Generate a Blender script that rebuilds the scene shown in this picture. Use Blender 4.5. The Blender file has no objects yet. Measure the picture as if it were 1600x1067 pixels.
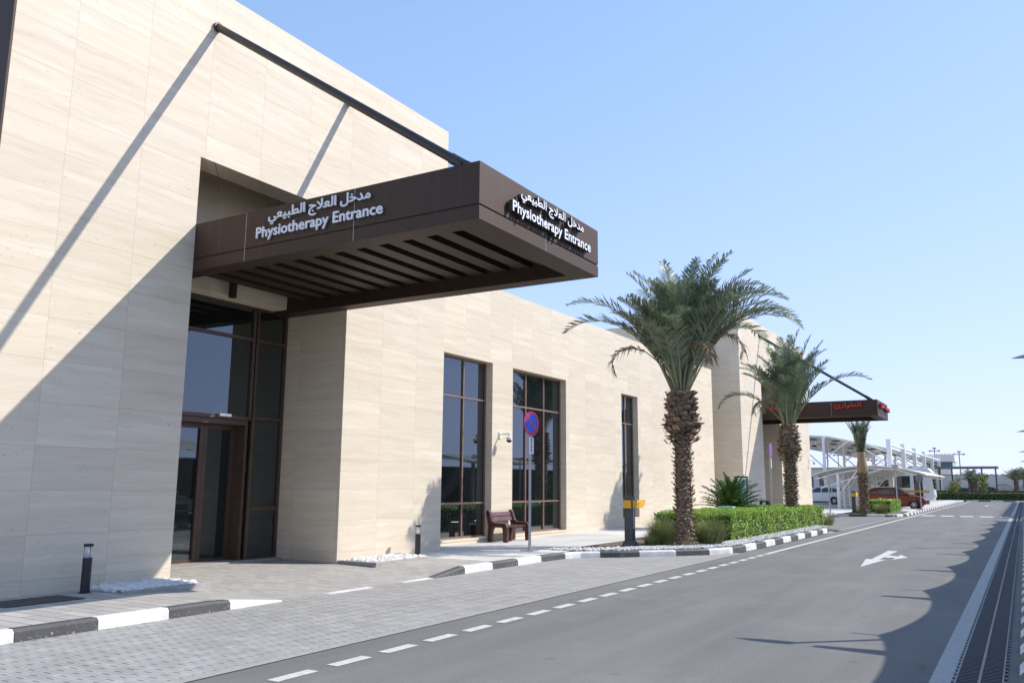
import bpy, bmesh, math, random
from mathutils import Vector, Matrix
from math import sin, cos, pi, radians as R
random.seed(7)
rnd = random.random
def ru(a, b): return a + (b - a) * random.random()
sc = bpy.context.scene
col = sc.collection

# ------------------------------------------------------------------ camera
cam = bpy.data.cameras.new("camera"); camo = bpy.data.objects.new("camera", cam); col.objects.link(camo)
YAW, PIT, ROL, F = 0.52779, 0.1708989, 0.0042933, 1315.549
fw = Vector((-sin(YAW)*cos(PIT), cos(YAW)*cos(PIT), sin(PIT)))
r0 = Vector((cos(YAW), sin(YAW), 0)); u0 = r0.cross(fw)
cr = cos(ROL)*r0 + sin(ROL)*u0; cu = -sin(ROL)*r0 + cos(ROL)*u0
camo.matrix_world = Matrix(((cr.x, cu.x, -fw.x, 0.067), (cr.y, cu.y, -fw.y, -0.132), (cr.z, cu.z, -fw.z, 1.5812), (0, 0, 0, 1)))
cam.sensor_width = 36; cam.lens = F*36/1600
cam.shift_x = -23.479/1600; cam.shift_y = -1.828/1600
cam.clip_end = 3000; cam.clip_start = 0.05
sc.camera = camo

# ------------------------------------------------------------------ light
SUN = Vector((1.0, 0.90, 1.12)).normalized()
elev = math.asin(SUN.z); azim = math.atan2(SUN.x, SUN.y)
world = bpy.data.worlds.new("World"); sc.world = world; world.use_nodes = True
wn = world.node_tree; bg = wn.nodes["Background"]
sky = wn.nodes.new("ShaderNodeTexSky"); sky.sky_type = 'NISHITA'; sky.sun_disc = False
sky.sun_elevation = elev; sky.sun_rotation = azim
sky.air_density = 1.0; sky.dust_density = .05; sky.ozone_density = 1.6; sky.altitude = 0
# hazy-air response of the sky: each channel eases towards a pale ceiling instead of clipping near the horizon
sepc = wn.nodes.new("ShaderNodeSeparateColor"); cmb = wn.nodes.new("ShaderNodeCombineColor")
wn.links.new(sky.outputs[0], sepc.inputs[0])
for ch, (a_, cap) in enumerate(((1.70, 1.02), (2.02, 1.13), (1.72, 2.3))):
    m1 = wn.nodes.new("ShaderNodeMath"); m1.operation = 'MULTIPLY'; m1.inputs[1].default_value = a_
    m2 = wn.nodes.new("ShaderNodeMath"); m2.operation = 'MULTIPLY_ADD'; m2.inputs[1].default_value = .24/cap; m2.inputs[2].default_value = 1
    m3 = wn.nodes.new("ShaderNodeMath"); m3.operation = 'DIVIDE'
    wn.links.new(sepc.outputs[ch], m1.inputs[0]); wn.links.new(m1.outputs[0], m2.inputs[0])
    wn.links.new(m1.outputs[0], m3.inputs[0]); wn.links.new(m2.outputs[0], m3.inputs[1]); wn.links.new(m3.outputs[0], cmb.inputs[ch])
wn.links.new(cmb.outputs[0], bg.inputs[0]); bg.inputs[1].default_value = 0.15
sl = bpy.data.lights.new("sun", 'SUN'); sl.energy = 2.85; sl.angle = R(0.53); sl.color = (1.0, 0.95, 0.875)
so = bpy.data.objects.new("sun", sl); col.objects.link(so)
so.rotation_euler = SUN.to_track_quat('Z', 'Y').to_euler(); so.location = (20, 20, 30)
sc.view_settings.view_transform = 'Standard'; sc.view_settings.look = 'None'
sc.view_settings.exposure = 0.82; sc.view_settings.gamma = 1

# ------------------------------------------------------------------ materials
class NT:
    def __init__(s, name):
        s.m = bpy.data.materials.new(name); s.m.use_nodes = True
        s.t = s.m.node_tree; s.b = s.t.nodes["Principled BSDF"]
        s.pos = s.t.nodes.new("ShaderNodeNewGeometry").outputs['Position']
    def n(s, t): return s.t.nodes.new(t)
    def l(s, a, b): s.t.links.new(a, b)
    def put(s, v, inp):
        if hasattr(v, 'links'): s.l(v, inp)
        elif isinstance(v, (tuple, list)) and len(v) == 3 and inp.type == 'RGBA': inp.default_value = (*v, 1)
        else: inp.default_value = v
    def math(s, op, a, b=0.0, c=0.0):
        n = s.n("ShaderNodeMath"); n.operation = op
        for i, v in enumerate((a, b, c)): s.put(v, n.inputs[i])
        return n.outputs[0]
    def sep(s, v=None):
        n = s.n("ShaderNodeSeparateXYZ"); s.l(v or s.pos, n.inputs[0]); return n.outputs
    def comb(s, x, y, z):
        n = s.n("ShaderNodeCombineXYZ")
        for i, v in enumerate((x, y, z)): s.put(v, n.inputs[i])
        return n.outputs[0]
    def scale(s, v, sc3):
        n = s.n("ShaderNodeVectorMath"); n.operation = 'MULTIPLY'; s.l(v, n.inputs[0]); n.inputs[1].default_value = sc3
        return n.outputs[0]
    def noise(s, vec, scale, detail=4, rough=.55):
        n = s.n("ShaderNodeTexNoise"); s.put(vec, n.inputs['Vector']); n.inputs['Scale'].default_value = scale
        n.inputs['Detail'].default_value = detail; n.inputs['Roughness'].default_value = rough; return n.outputs[0]
    def white(s, vec):
        n = s.n("ShaderNodeTexWhiteNoise"); s.l(vec, n.inputs['Vector']); return n.outputs['Value']
    def ramp(s, f, stops):
        n = s.n("ShaderNodeValToRGB"); e = n.color_ramp.elements
        while len(e) < len(stops): e.new(.5)
        for i, (p, c) in enumerate(stops): e[i].position = p; e[i].color = (*c, 1) if len(c) == 3 else c
        s.l(f, n.inputs[0]); return n.outputs[0]
    def mix(s, f, a, b, mode='MIX'):
        n = s.n("ShaderNodeMix"); n.data_type = 'RGBA'; n.blend_type = mode
        s.put(f, n.inputs[0]); s.put(a, n.inputs[6]); s.put(b, n.inputs[7]); return n.outputs[2]
    def bump(s, h, strength=.2, dist=.01):
        n = s.n("ShaderNodeBump"); s.l(h, n.inputs['Height']); n.inputs['Strength'].default_value = strength
        n.inputs['Distance'].default_value = dist; s.l(n.outputs[0], s.b.inputs['Normal'])
    def out(s, c=None, rough=.6, metal=0.0, spec=None):
        if c is not None: s.put(c, s.b.inputs['Base Color'])
        s.put(rough, s.b.inputs['Roughness']); s.b.inputs['Metallic'].default_value = metal
        if spec is not None: s.b.inputs['Specular IOR Level'].default_value = spec
        return s.m

def simple(name, c, rough=.6, metal=0., var=.12, scale=8., bump=0., spec=None):
    t = NT(name); n = t.noise(t.pos, scale, 5)
    d = tuple(v*(1-var) for v in c); h = tuple(min(1, v*(1+var)) for v in c)
    cc = t.ramp(n, [(.3, d), (.7, h)])
    if bump: t.bump(t.noise(t.pos, scale*6, 3), bump, .01)
    return t.out(cc, rough, metal, spec)

def travertine():
    t = NT("travertine"); X, Y, Z = t.sep()
    u = t.math('ADD', t.math('ADD', X, Y), 11.35 - 6.37 + 1.175*40)
    v = t.math('ADD', Z, -.32 + .588*20)
    fu = t.math('DIVIDE', u, 1.175); fv = t.math('DIVIDE', v, .588)
    cell = t.comb(t.math('FLOOR', fu), t.math('FLOOR', fv), 0.)
    w1 = t.white(cell); w2 = t.white(t.scale(cell, (1.7, 2.3, 1)))
    off = t.math('MULTIPLY', w1, 37.)
    # gently wavy layers running along each panel
    vec = t.comb(t.math('MULTIPLY', u, .55), t.math('ADD', t.math('MULTIPLY', v, 7.), off), off)
    warp = t.noise(t.comb(t.math('MULTIPLY', u, 1.1), t.math('MULTIPLY', v, 1.2), off), 1.2, 3)
    vec2 = t.comb(t.math('MULTIPLY', u, .5), t.math('ADD', t.math('ADD', t.math('MULTIPLY', v, 8.), off), t.math('MULTIPLY', warp, 1.3)), off)
    n1 = t.noise(vec2, 1.0, 6, .6)
    vec3 = t.comb(t.math('MULTIPLY', u, 2.2), t.math('ADD', t.math('ADD', t.math('MULTIPLY', v, 60.), off), t.math('MULTIPLY', warp, 5.)), off)
    n2 = t.noise(vec3, 1.0, 4, .6)
    c = t.ramp(n1, [(.25, (.595, .495, .36)), (.42, (.665, .57, .43)), (.55, (.70, .61, .47)), (.70, (.755, .68, .555))])
    c = t.mix(.16, c, t.ramp(n2, [(.3, (.54, .42, .30)), (.62, (.80, .71, .60))]), 'MIX')
    tone = t.math('ADD', t.math('MULTIPLY', w2, .08), .95)
    c = t.mix(1., c, t.comb(tone, t.math('MULTIPLY', tone, .995), t.math('MULTIPLY', tone, .985)), 'MULTIPLY')
    # small pits
    pit = t.noise(t.comb(t.math('MULTIPLY', u, 14.), t.math('MULTIPLY', v, 55.), off), 1., 2, .5)
    zone = t.noise(t.comb(u, t.math('MULTIPLY', v, 3.), off), 1.3, 2)
    pm = t.math('MULTIPLY', t.math('GREATER_THAN', pit, .70), t.math('GREATER_THAN', zone, .52))
    c = t.mix(t.math('MULTIPLY', pm, .55), c, (.22, .16, .11))
    ju = t.math('LESS_THAN', t.math('ABSOLUTE', t.math('SUBTRACT', t.math('FRACT', t.math('ADD', fu, .5)), .5)), .0030)
    jv = t.math('LESS_THAN', t.math('ABSOLUTE', t.math('SUBTRACT', t.math('FRACT', t.math('ADD', fv, .5)), .5)), .0058)
    j = t.math('MAXIMUM', ju, jv)
    c = t.mix(t.math('MULTIPLY', j, .34), c, (.20, .155, .11))
    t.bump(t.math('SUBTRACT', t.math('MULTIPLY', n1, .3), t.math('MULTIPLY', j, 1.)), .25, .004)
    return t.out(c, .62, 0, .35)

def asphalt(name, c, stain=.12):
    t = NT(name)
    fine = t.noise(t.pos, 60, 5, .8); big = t.noise(t.scale(t.pos, (1, .35, 1)), .7, 5, .6)
    streak = t.noise(t.scale(t.pos, (2.2, .12, 1)), 1.3, 4)
    cc = t.ramp(fine, [(.3, tuple(v*.62 for v in c)), (.7, tuple(v*1.38 for v in c))])
    k = t.math('ADD', t.math('ADD', t.math('MULTIPLY', big, stain*2), t.math('MULTIPLY', streak, stain*1.4)), 1-stain*1.7)
    cc = t.mix(1., cc, t.comb(k, k, t.math('MULTIPLY', k, 1.0)), 'MULTIPLY')
    X, Y, Z = t.sep()
    # wheel paths, oil drips and a few hairline cracks
    wp = t.math('POWER', t.math('ABSOLUTE', t.math('SINE', t.math('MULTIPLY', t.math('ADD', X, .55), 1.95))), 3.)
    wp = t.math('MULTIPLY', wp, t.noise(t.scale(t.pos, (1, .15, 1)), 1.1, 3))
    cc = t.mix(t.math('MULTIPLY', wp, .22), cc, tuple(v*.62 for v in c))
    vo = t.n('ShaderNodeTexVoronoi'); t.l(t.pos, vo.inputs['Vector']); vo.inputs['Scale'].default_value = 1.1
    spot = t.ramp(vo.outputs['Distance'], [(.03, (1, 1, 1)), (.085, (0, 0, 0))])
    cc = t.mix(t.math('MULTIPLY', spot, .35), cc, tuple(v*.4 for v in c))
    cv = t.n('ShaderNodeTexVoronoi'); cv.feature = 'DISTANCE_TO_EDGE'; cv.inputs['Scale'].default_value = .32
    wn_ = t.n('ShaderNodeTexNoise'); t.l(t.pos, wn_.inputs['Vector']); wn_.inputs['Scale'].default_value = 1.6; wn_.inputs['Detail'].default_value = 6
    va = t.n('ShaderNodeVectorMath'); va.operation = 'MULTIPLY_ADD'; t.l(wn_.outputs['Color'], va.inputs[0]); va.inputs[1].default_value = (1.1, 1.1, 0); t.l(t.pos, va.inputs[2])
    t.l(va.outputs[0], cv.inputs['Vector'])
    ck = t.ramp(cv.outputs['Distance'], [(.0015, (1, 1, 1)), (.004, (0, 0, 0))])
    cm = t.math('MULTIPLY', ck, t.math('GREATER_THAN', t.noise(t.pos, .22, 2), .54))
    cc = t.mix(t.math('MULTIPLY', cm, .5), cc, tuple(v*.3 for v in c))
    dust = t.math('MULTIPLY', t.ramp(t.noise(t.pos, .55, 6, .7), [(.52, (0, 0, 0)), (.75, (1, 1, 1))]), .35)
    cc = t.mix(dust, cc, (.33, .30, .25))
    t.bump(fine, .35, .004)
    return t.out(cc, .82, 0, .3)

def pavers(name, c, w, h, dash=0., mort=.55, along='x', ms=.005):
    """brick pavers w long (along X) by h; optional dark notch pattern"""
    t = NT(name); X, Y, Z = t.sep()
    a, b = (X, Y) if along == 'x' else (Y, X)
    b_ = t.n("ShaderNodeTexBrick"); t.l(t.comb(a, b, 0.), b_.inputs['Vector'])
    b_.inputs['Scale'].default_value = 1.; b_.inputs['Brick Width'].default_value = w; b_.inputs['Row Height'].default_value = h
    b_.inputs['Mortar Size'].default_value = ms; b_.inputs['Mortar Smooth'].default_value = .3; b_.offset = .5
    b_.inputs['Color1'].default_value = (*(v*.87 for v in c), 1); b_.inputs['Color2'].default_value = (*(v*1.1 for v in c), 1)
    b_.inputs['Mortar'].default_value = (*(v*mort for v in c), 1)
    cc = b_.outputs['Color']
    if dash:
        fy = t.math('FRACT', t.math('DIVIDE', t.math('ADD', Y, 100.), .115))
        row = t.math('FLOOR', t.math('DIVIDE', t.math('ADD', Y, 100.), .115))
        fx = t.math('FRACT', t.math('ADD', t.math('DIVIDE', t.math('ADD', X, 100.), .23), t.math('MULTIPLY', t.math('FRACT', t.math('MULTIPLY', row, .0)), .5)))
        m = t.math('MULTIPLY', t.math('LESS_THAN', fy, .17), t.math('MULTIPLY', t.math('GREATER_THAN', fx, .2), t.math('LESS_THAN', fx, .62)))
        pat = t.noise(t.pos, .9, 3)
        m = t.math('MULTIPLY', m, t.ramp(pat, [(.35, (.6,)*3), (.60, (1.,)*3)]))
        cc = t.mix(t.math('MULTIPLY', m, dash), cc, tuple(v*.28 for v in c))
    big = t.noise(t.pos, .8, 5, .6); fine = t.noise(t.pos, 55, 3)
    k = t.math('ADD', t.math('MULTIPLY', big, .22), t.math('ADD', t.math('MULTIPLY', fine, .16), .81))
    cc = t.mix(1., cc, t.comb(k, k, k), 'MULTIPLY')
    t.bump(t.math('SUBTRACT', 1., b_.outputs['Fac']), .35, .004)
    return t.out(cc, .8, 0, .3)

def leafy(name, c1, c2, rough=.5, sss=.0, sc_=1.6):
    t = NT(name)
    oi = t.noise(t.pos, sc_, 3); fine = t.noise(t.pos, 30, 2)
    c = t.ramp(t.math('ADD', t.math('MULTIPLY', oi, .6), t.math('MULTIPLY', fine, .4)), [(.35, c1), (.65, c2)])
    t.out(c, rough, 0, .4)
    tr = t.n('ShaderNodeBsdfTranslucent'); t.put(c, tr.inputs[0])
    mx = t.n('ShaderNodeMixShader'); mx.inputs[0].default_value = .22
    t.l(t.b.outputs[0], mx.inputs[1]); t.l(tr.outputs[0], mx.inputs[2]); t.l(mx.outputs[0], t.t.nodes['Material Output'].inputs[0])
    return t.m

def bronze_mat():
    t = NT("bronze_cladding")
    X, Y, Z = t.sep()
    n = t.noise(t.comb(t.math('MULTIPLY', t.math('ADD', X, Y), 14.), t.math('MULTIPLY', Z, .6), 0.), 1., 4)
    big = t.noise(t.pos, 1.5, 3)
    c = t.mix(t.math('MULTIPLY', t.ramp(n, [(.58, (0, 0, 0)), (.75, (1, 1, 1))]), .25), (.037, .022, .015), (.11, .09, .08))
    rr = t.math('ADD', t.math('MULTIPLY', big, .10), .54)
    t.b.inputs['IOR'].default_value = 1.54; t.b.inputs['Specular Tint'].default_value = (.95, .72, .60, 1); return t.out(c, rr, 0., .5)

def stripes_mat(name, c, seam, period):
    t = NT(name); X, Y, Z = t.sep()
    f = t.math('FRACT', t.math('DIVIDE', t.math('ADD', Y, 200.), period))
    m = t.math('LESS_THAN', f, .05)
    n = t.noise(t.pos, 3, 4)
    cc = t.mix(t.math('MULTIPLY', m, .6), t.ramp(n, [(.3, tuple(v*.92 for v in c)), (.7, c)]), seam)
    return t.out(cc, .6)

M = {}
M['trav'] = travertine()
M['asphalt'] = asphalt("asphalt", (.190, .183, .171), .3)
M['lane2'] = asphalt("asphalt_bay", (.22, .215, .205))
M['zig'] = pavers("interlocking_pavers", (.375, .36, .335), .23, .115, dash=.95, mort=.7)
M['plank'] = pavers("plank_pavers", (.44, .41, .37), .6, .2, mort=.3, ms=.008)
M['ramp'] = pavers("ramp_pavers", (.43, .405, .37), .23, .115, dash=.45, mort=.7)
M['conc'] = pavers("concrete_slabs", (.62, .595, .555), 1.2, 1.2, mort=.8)
M['apron'] = simple("concrete_apron", (.44, .425, .39), .85, var=.1, scale=1.2, bump=.1)
M['curbconc'] = simple("kerb_concrete", (.36, .34, .31), .85, var=.14, scale=9, bump=.2)
M['sand'] = simple("sand_ground", (.40, .35, .28), .9, var=.12, scale=.3, bump=.1)
def kerb_paint(name, c, chip):
    t = NT(name); n = t.noise(t.pos, 26, 5, .7); X, Y, Z = t.sep()
    low = t.math('LESS_THAN', Z, .055)
    m = t.math('MULTIPLY', t.math('GREATER_THAN', n, .60), t.math('ADD', t.math('MULTIPLY', low, .8), .15))
    cc = t.mix(m, t.ramp(t.noise(t.pos, 3, 4), [(.3, tuple(v*.72 for v in c)), (.62, c)]), chip)
    t.bump(n, .2, .004); return t.out(cc, .6)
M['kw'] = kerb_paint("kerb_white_paint", (.80, .79, .77), (.55, .53, .50))
M['kb'] = kerb_paint("kerb_black_paint", (.085, .083, .085), (.30, .29, .27))
M['line'] = simple("road_paint", (.60, .585, .54), .7, var=.18, scale=14, bump=.2)
M['edgeline_shade'] = simple('edge_paint_shaded', (.42, .42, .40), .7, var=.15, scale=14)  # road line paint darkened, the canopies' shade put into its colour
M['signback'] = simple('sign_back_grey', (.20, .20, .20), .5, .3)
M['winframe_sunlit'] = simple('window_frame_sunlit', (.24, .15, .115), .4, .2, var=.1, scale=5)  # lighter copy of the frame brown, sunlight put into the colour
M['white'] = simple("white_steel", (.80, .785, .74), .45, var=.04, scale=2)
M['fabric'] = stripes_mat("shade_fabric", (.80, .745, .65), (.5, .47, .42), 2.4)
M['fabricr'] = simple("shade_fabric_grey", (.36, .35, .33), .8, var=.08, scale=2)
M['bronze'] = bronze_mat()
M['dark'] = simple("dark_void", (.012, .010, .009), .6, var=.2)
M['rod'] = simple("bronze_tube", (.045, .036, .032), .35, .3, var=.2)
M['frame'] = simple("brown_aluminium", (.115, .074, .054), .38, .3, var=.12, scale=5)
M['letter'] = simple("white_lettering", (.80, .80, .82), .4, var=.02)
M['letside'] = simple("letter_return", (.06, .055, .055), .5)
M['red'] = simple("red_lettering", (.46, .02, .02), .45, var=.05)
def glass_mat():
    t = NT("tinted_glass"); t.out((.008, .010, .012), .015, 0, .5)
    t.b.inputs['IOR'].default_value = 2.05
    t.b.inputs['Specular Tint'].default_value = (.84, .98, 1.0, 1)
    n = t.noise(t.pos, 1.1, 1); t.bump(n, .02, .02)
    return t.m
M['glass'] = glass_mat()
M['carglass'] = simple("car_glass", (.02, .03, .03), .04, 0, var=.1, spec=.8)
M['galv'] = simple("galvanised_steel", (.42, .43, .44), .4, .5, var=.1, scale=12)
M['black'] = simple("black_metal", (.018, .018, .020), .4, 0, var=.15)
M['clear'] = simple("frosted_reflector", (.75, .76, .78), .15, .3, var=.03)
M['bollard'] = simple("charcoal_post", (.075, .08, .085), .5, .1, var=.08)
M['yellow'] = simple("yellow_sign_paint", (.82, .45, .03), .45, var=.05)
M['ochre'] = simple("sign_mark_ochre", (.42, .19, .02), .5)
M['blue'] = simple("sign_blue", (.015, .10, .62), .4, var=.05)
M['signred'] = simple("sign_red", (.60, .02, .05), .4, var=.05)
M['wood'] = simple("brown_bench_finish", (.085, .030, .024), .32, 0, var=.35, scale=9, bump=.1)
M['woodr'] = simple("bench_back_slats", (.15, .070, .070), .36, 0, var=.3, scale=9)
M['pebble'] = simple("white_pebbles", (.72, .70, .68), .7, var=.15, scale=6)
M['gravel'] = simple("white_gravel", (.66, .645, .62), .75, var=.22, scale=9)
M['soil'] = simple("planting_soil", (.16, .12, .08), .95, var=.3, scale=9, bump=.4)
M['frond'] = leafy("date_frond", (.095, .135, .075), (.31, .36, .225), .38, sc_=2.2)
M['rachis'] = simple("frond_stalk", (.27, .29, .16), .5, var=.2)
M['dryfrond'] = leafy("dry_frond", (.20, .14, .07), (.34, .26, .15), .8)
def bark_mat():
    t = NT("palm_boots"); n = t.noise(t.pos, 22, 5, .7); b = t.noise(t.scale(t.pos, (1, 1, 4)), 6, 4)
    c = t.ramp(t.math('ADD', t.math('MULTIPLY', n, .5), t.math('MULTIPLY', b, .5)), [(.34, (.085, .055, .034)), (.50, (.22, .155, .105)), (.66, (.44, .35, .26))])
    t.bump(n, .6, .02); return t.out(c, .85)
M['bark'] = bark_mat()
M['fibre'] = simple("palm_fibre", (.15, .10, .06), .9, var=.5, scale=14, bump=.5)
M['bootcut'] = simple("cut_boot_end", (.40, .27, .16), .85, var=.3, scale=20)
M['hedge'] = leafy("hedge_leaves", (.15, .29, .030), (.42, .60, .08), .40, sc_=3.0)
M['hedgefar'] = leafy('far_hedge_leaves', (.07, .11, .025), (.17, .23, .05), .5, sc_=1.0)
M['hedgein'] = simple("hedge_core", (.018, .03, .008), .9, var=.3, scale=12)
M['cycas'] = leafy("cycad_leaves", (.045, .105, .022), (.14, .25, .055), .3)
M['grass'] = leafy("tuft_grass", (.14, .18, .055), (.36, .38, .16), .6)
M['pot'] = simple("clay_pot", (.16, .05, .035), .6, var=.15)
M['cyan'] = simple("pale_blue_box", (.30, .58, .72), .5)
M['carred'] = simple("red_car_paint", (.175, .034, .024), .22, .35, var=.03)
M['carwhite'] = simple("silver_car_paint", (.58, .60, .63), .25, .2, var=.03)
M['tyre'] = simple("tyre_rubber", (.015, .015, .015), .8)
M['rim'] = simple("alloy_rim", (.45, .45, .46), .3, .8, var=.05)
M['lamp'] = simple("headlight_lens", (.75, .77, .8), .08, .2, var=.05)
M['tail'] = simple("tail_light_lens", (.45, .015, .01), .15, var=.05)
M['buswhite'] = simple("bus_white_paint", (.68, .68, .66), .35, var=.05, scale=2)
M['orange'] = simple("bus_orange_band", (.66, .26, .02), .4)
M['cream'] = simple("cream_render", (.60, .53, .41), .85, var=.06, scale=.5)
M['towerw'] = simple("pale_tower_render", (.68, .66, .62), .8, var=.06, scale=.6)
M['tglass'] = simple("teal_glazing", (.03, .13, .17), .1, var=.15, scale=1)
M['farroof'] = simple("grey_brown_roof_sheet", (.22, .20, .18), .7, var=.1)
M['farwall'] = simple("beige_boundary_wall", (.50, .47, .43), .9, var=.06, scale=.3)
M['bluecar'] = simple("blue_car_paint", (.04, .08, .30), .3, .2)
M['greycar'] = simple("dark_car_paint", (.05, .05, .06), .25, .3)
M['ytree'] = leafy("yellow_green_leaves", (.12, .15, .02), (.30, .33, .06), .6)
M['trunkb'] = simple("thin_bark", (.16, .11, .07), .9, var=.3, scale=20)
M['grate'] = simple("grate_iron", (.045, .045, .05), .5, .5, var=.2, scale=20)
M['silver'] = simple("silver_sensor", (.70, .72, .74), .3, .3)

# ------------------------------------------------------------------ builders
class MB:
    def __init__(s): s.v = []; s.f = []; s.mi = []
    def add(s, vs, fs, mi=0):
        k = len(s.v); s.v += [tuple(p) for p in vs]; s.f += [tuple(i+k for i in f) for f in fs]; s.mi += [mi]*len(fs)
        return s
    def box(s, x0, x1, y0, y1, z0, z1, mi=0):
        return s.add([(x, y, z) for z in (z0, z1) for y in (y0, y1) for x in (x0, x1)],
              [(0, 2, 3, 1), (4, 5, 7, 6), (0, 1, 5, 4), (2, 6, 7, 3), (0, 4, 6, 2), (1, 3, 7, 5)], mi)
    def quad(s, a, b, c, d, mi=0): return s.add([a, b, c, d], [(0, 1, 2, 3)], mi)
    def poly(s, pts, z, mi=0): return s.add([(x, y, z) for x, y in pts], [tuple(range(len(pts)))], mi)
    def prism(s, pts, z0, z1, mi=0):
        n = len(pts)
        return s.add([(x, y, z0) for x, y in pts] + [(x, y, z1) for x, y in pts],
              [tuple(range(n))[::-1], tuple(range(n, 2*n))] + [(i, (i+1) % n, (i+1) % n + n, i+n) for i in range(n)], mi)
    def extrude(s, pts, axis, a, b, mi=0):
        """closed outline (2D) extruded along axis from a to b: 'y' outline in XZ, 'x' outline in YZ"""
        n = len(pts)
        f = (lambda p, t: (p[0], t, p[1])) if axis == 'y' else (lambda p, t: (t, p[0], p[1]))
        return s.add([f(p, a) for p in pts] + [f(p, b) for p in pts],
              [tuple(range(n))[::-1], tuple(range(n, 2*n))] + [(i, (i+1) % n, (i+1) % n + n, i+n) for i in range(n)], mi)
    def tube(s, p0, p1, r0, r1=None, n=10, mi=0, caps=True):
        r1 = r0 if r1 is None else r1
        p0, p1 = Vector(p0), Vector(p1); d = (p1-p0).normalized()
        a = d.cross(Vector((0, 0, 1)) if abs(d.z) < .9 else Vector((1, 0, 0))).normalized(); b = d.cross(a)
        vs = [p0 + (a*cos(2*pi*i/n) + b*sin(2*pi*i/n))*r0 for i in range(n)] + [p1 + (a*cos(2*pi*i/n) + b*sin(2*pi*i/n))*r1 for i in range(n)]
        fs = [(i, (i+1) % n, (i+1) % n + n, i+n) for i in range(n)]
        if caps: fs += [tuple(range(n))[::-1], tuple(range(n, 2*n))]
        return s.add(vs, fs, mi)
    def path(s, pts, rad, n=6, mi=0):
        for i in range(len(pts)-1): s.tube(pts[i], pts[i+1], rad[i] if isinstance(rad, list) else rad, rad[i+1] if isinstance(rad, list) else rad, n, mi, True)
        return s
    def lathe(s, prof, c=(0, 0, 0), n=20, mi=0):
        vs = []; fs = []
        for r, z in prof: vs += [(c[0]+r*cos(2*pi*i/n), c[1]+r*sin(2*pi*i/n), c[2]+z) for i in range(n)]
        for k in range(len(prof)-1): fs += [(k*n+i, k*n+(i+1) % n, (k+1)*n+(i+1) % n, (k+1)*n+i) for i in range(n)]
        fs += [tuple(range(n))[::-1], tuple(range((len(prof)-1)*n, len(prof)*n))]
        return s.add(vs, fs, mi)
    def build(s, name, mats, parent=None, smooth=False, bevel=0., off=(0, 0, 0)):
        me = bpy.data.meshes.new(name); me.from_pydata(s.v, [], s.f)
        if not isinstance(mats, (list, tuple)): mats = [mats]
        for m in mats: me.materials.append(M[m])
        if len(mats) > 1:
            me.polygons.foreach_set('material_index', s.mi)
        if smooth: me.polygons.foreach_set('use_smooth', [True]*len(me.polygons))
        me.update()
        o = bpy.data.objects.new(name, me); col.objects.link(o)
        if bevel:
            b = o.modifiers.new('bevel', 'BEVEL'); b.width = bevel; b.segments = 2; b.limit_method = 'ANGLE'; b.angle_limit = R(40)
        if parent is not None: adopt(o, parent)
        return o

def adopt(o, parent):
    o.parent = parent
    p = parent; L = Vector((0, 0, 0)); 
    while p is not None:
        if p.get('_ofs'): L += Vector(p['_ofs'])
        p = p.parent
    o.matrix_parent_inverse = Matrix.Translation(-Vector(base_of(parent)))
def base_of(p):
    return tuple(p.location) if p.parent is None else (0, 0, 0)

def tag(o, label=None, cat=None, group=None, kind=None):
    if label: o['label'] = label
    if cat: o['category'] = cat
    if group: o['group'] = group
    if kind: o['kind'] = kind
    return o
def thing(name, label, cat, loc=(0, 0, 0), group=None):
    o = bpy.data.objects.new(name, None); col.objects.link(o); o.location = loc
    o.empty_display_size = .2
    return tag(o, label, cat, group)
def struct(o): return tag(o, kind='structure')
def kids(o): return [c for c in bpy.data.objects if c.parent == o]
def copy_tree(o, parent=None):
    c = o.copy(); col.objects.link(c)
    if parent is not None:
        mpi = o.matrix_parent_inverse.copy(); c.parent = parent; c.matrix_parent_inverse = mpi
    for ch in kids(o): copy_tree(ch, c)
    return c
def place(o, loc, rz=0., label=None, scale=1.):
    o.location = loc; o.rotation_euler = (0, 0, rz); o.scale = (scale,)*3
    if label: o['label'] = label
    return o

# ================================================================== ground
def ht(y):
    """kerb height beside the drop-off lane; dips at the entrance"""
    if y < 7.55: return .13
    if y < 8.6: return .13 + (.012-.13)*(y-7.55)/1.05
    if y < 12.0: return .012
    if y < 12.95: return .012 + (.13-.012)*(y-12.0)/.95
    return .13
KX = -8.85
def pz(x, y):
    h = ht(y); t = min(1, max(0, (KX-.12-x)/3.6))
    return h + (.135-h)*t
g = MB(); g.quad((-500, -200, -.04), (500, -200, -.04), (500, 900, -.04), (-500, 900, -.04)); struct(g.build('ground', 'sand'))
g = MB(); g.poly([(-5.94, -15), (14, -15), (14, 112), (-5.94, 112)], 0.); struct(g.build('road', 'asphalt'))
g = MB(); g.poly([(-8.86, -15), (-5.94, -15), (-5.94, 20.6), (-6.14, 20.34), (-6.4, 19.55), (-6.98, 18.85), (-7.9, 17.75), (-8.4, 17.3), (-8.86, 16.9)], .004)
struct(g.build('drop_off_lane', 'zig'))
g = MB(); g.poly([(-6.06, -15), (-5.92, -15), (-5.92, 20.5), (-6.06, 20.4)], .008); struct(g.build('lane_edge_strip', 'curbconc'))
g = MB(); g.poly([(-6.0, 33.2), (-5.94, 33.2), (-5.94, 52), (-6.3, 49.9), (-8.6, 49.4), (-8.86, 46), (-8.86, 35.4)], .004); struct(g.build('drop_off_bay', 'lane2'))
g = MB(); g.poly([(-6.04, 33.4), (-5.92, 33.4), (-5.92, 51.4), (-6.04, 50.8)], .008); struct(g.build('bay_edge_strip', 'curbconc'))
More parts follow.
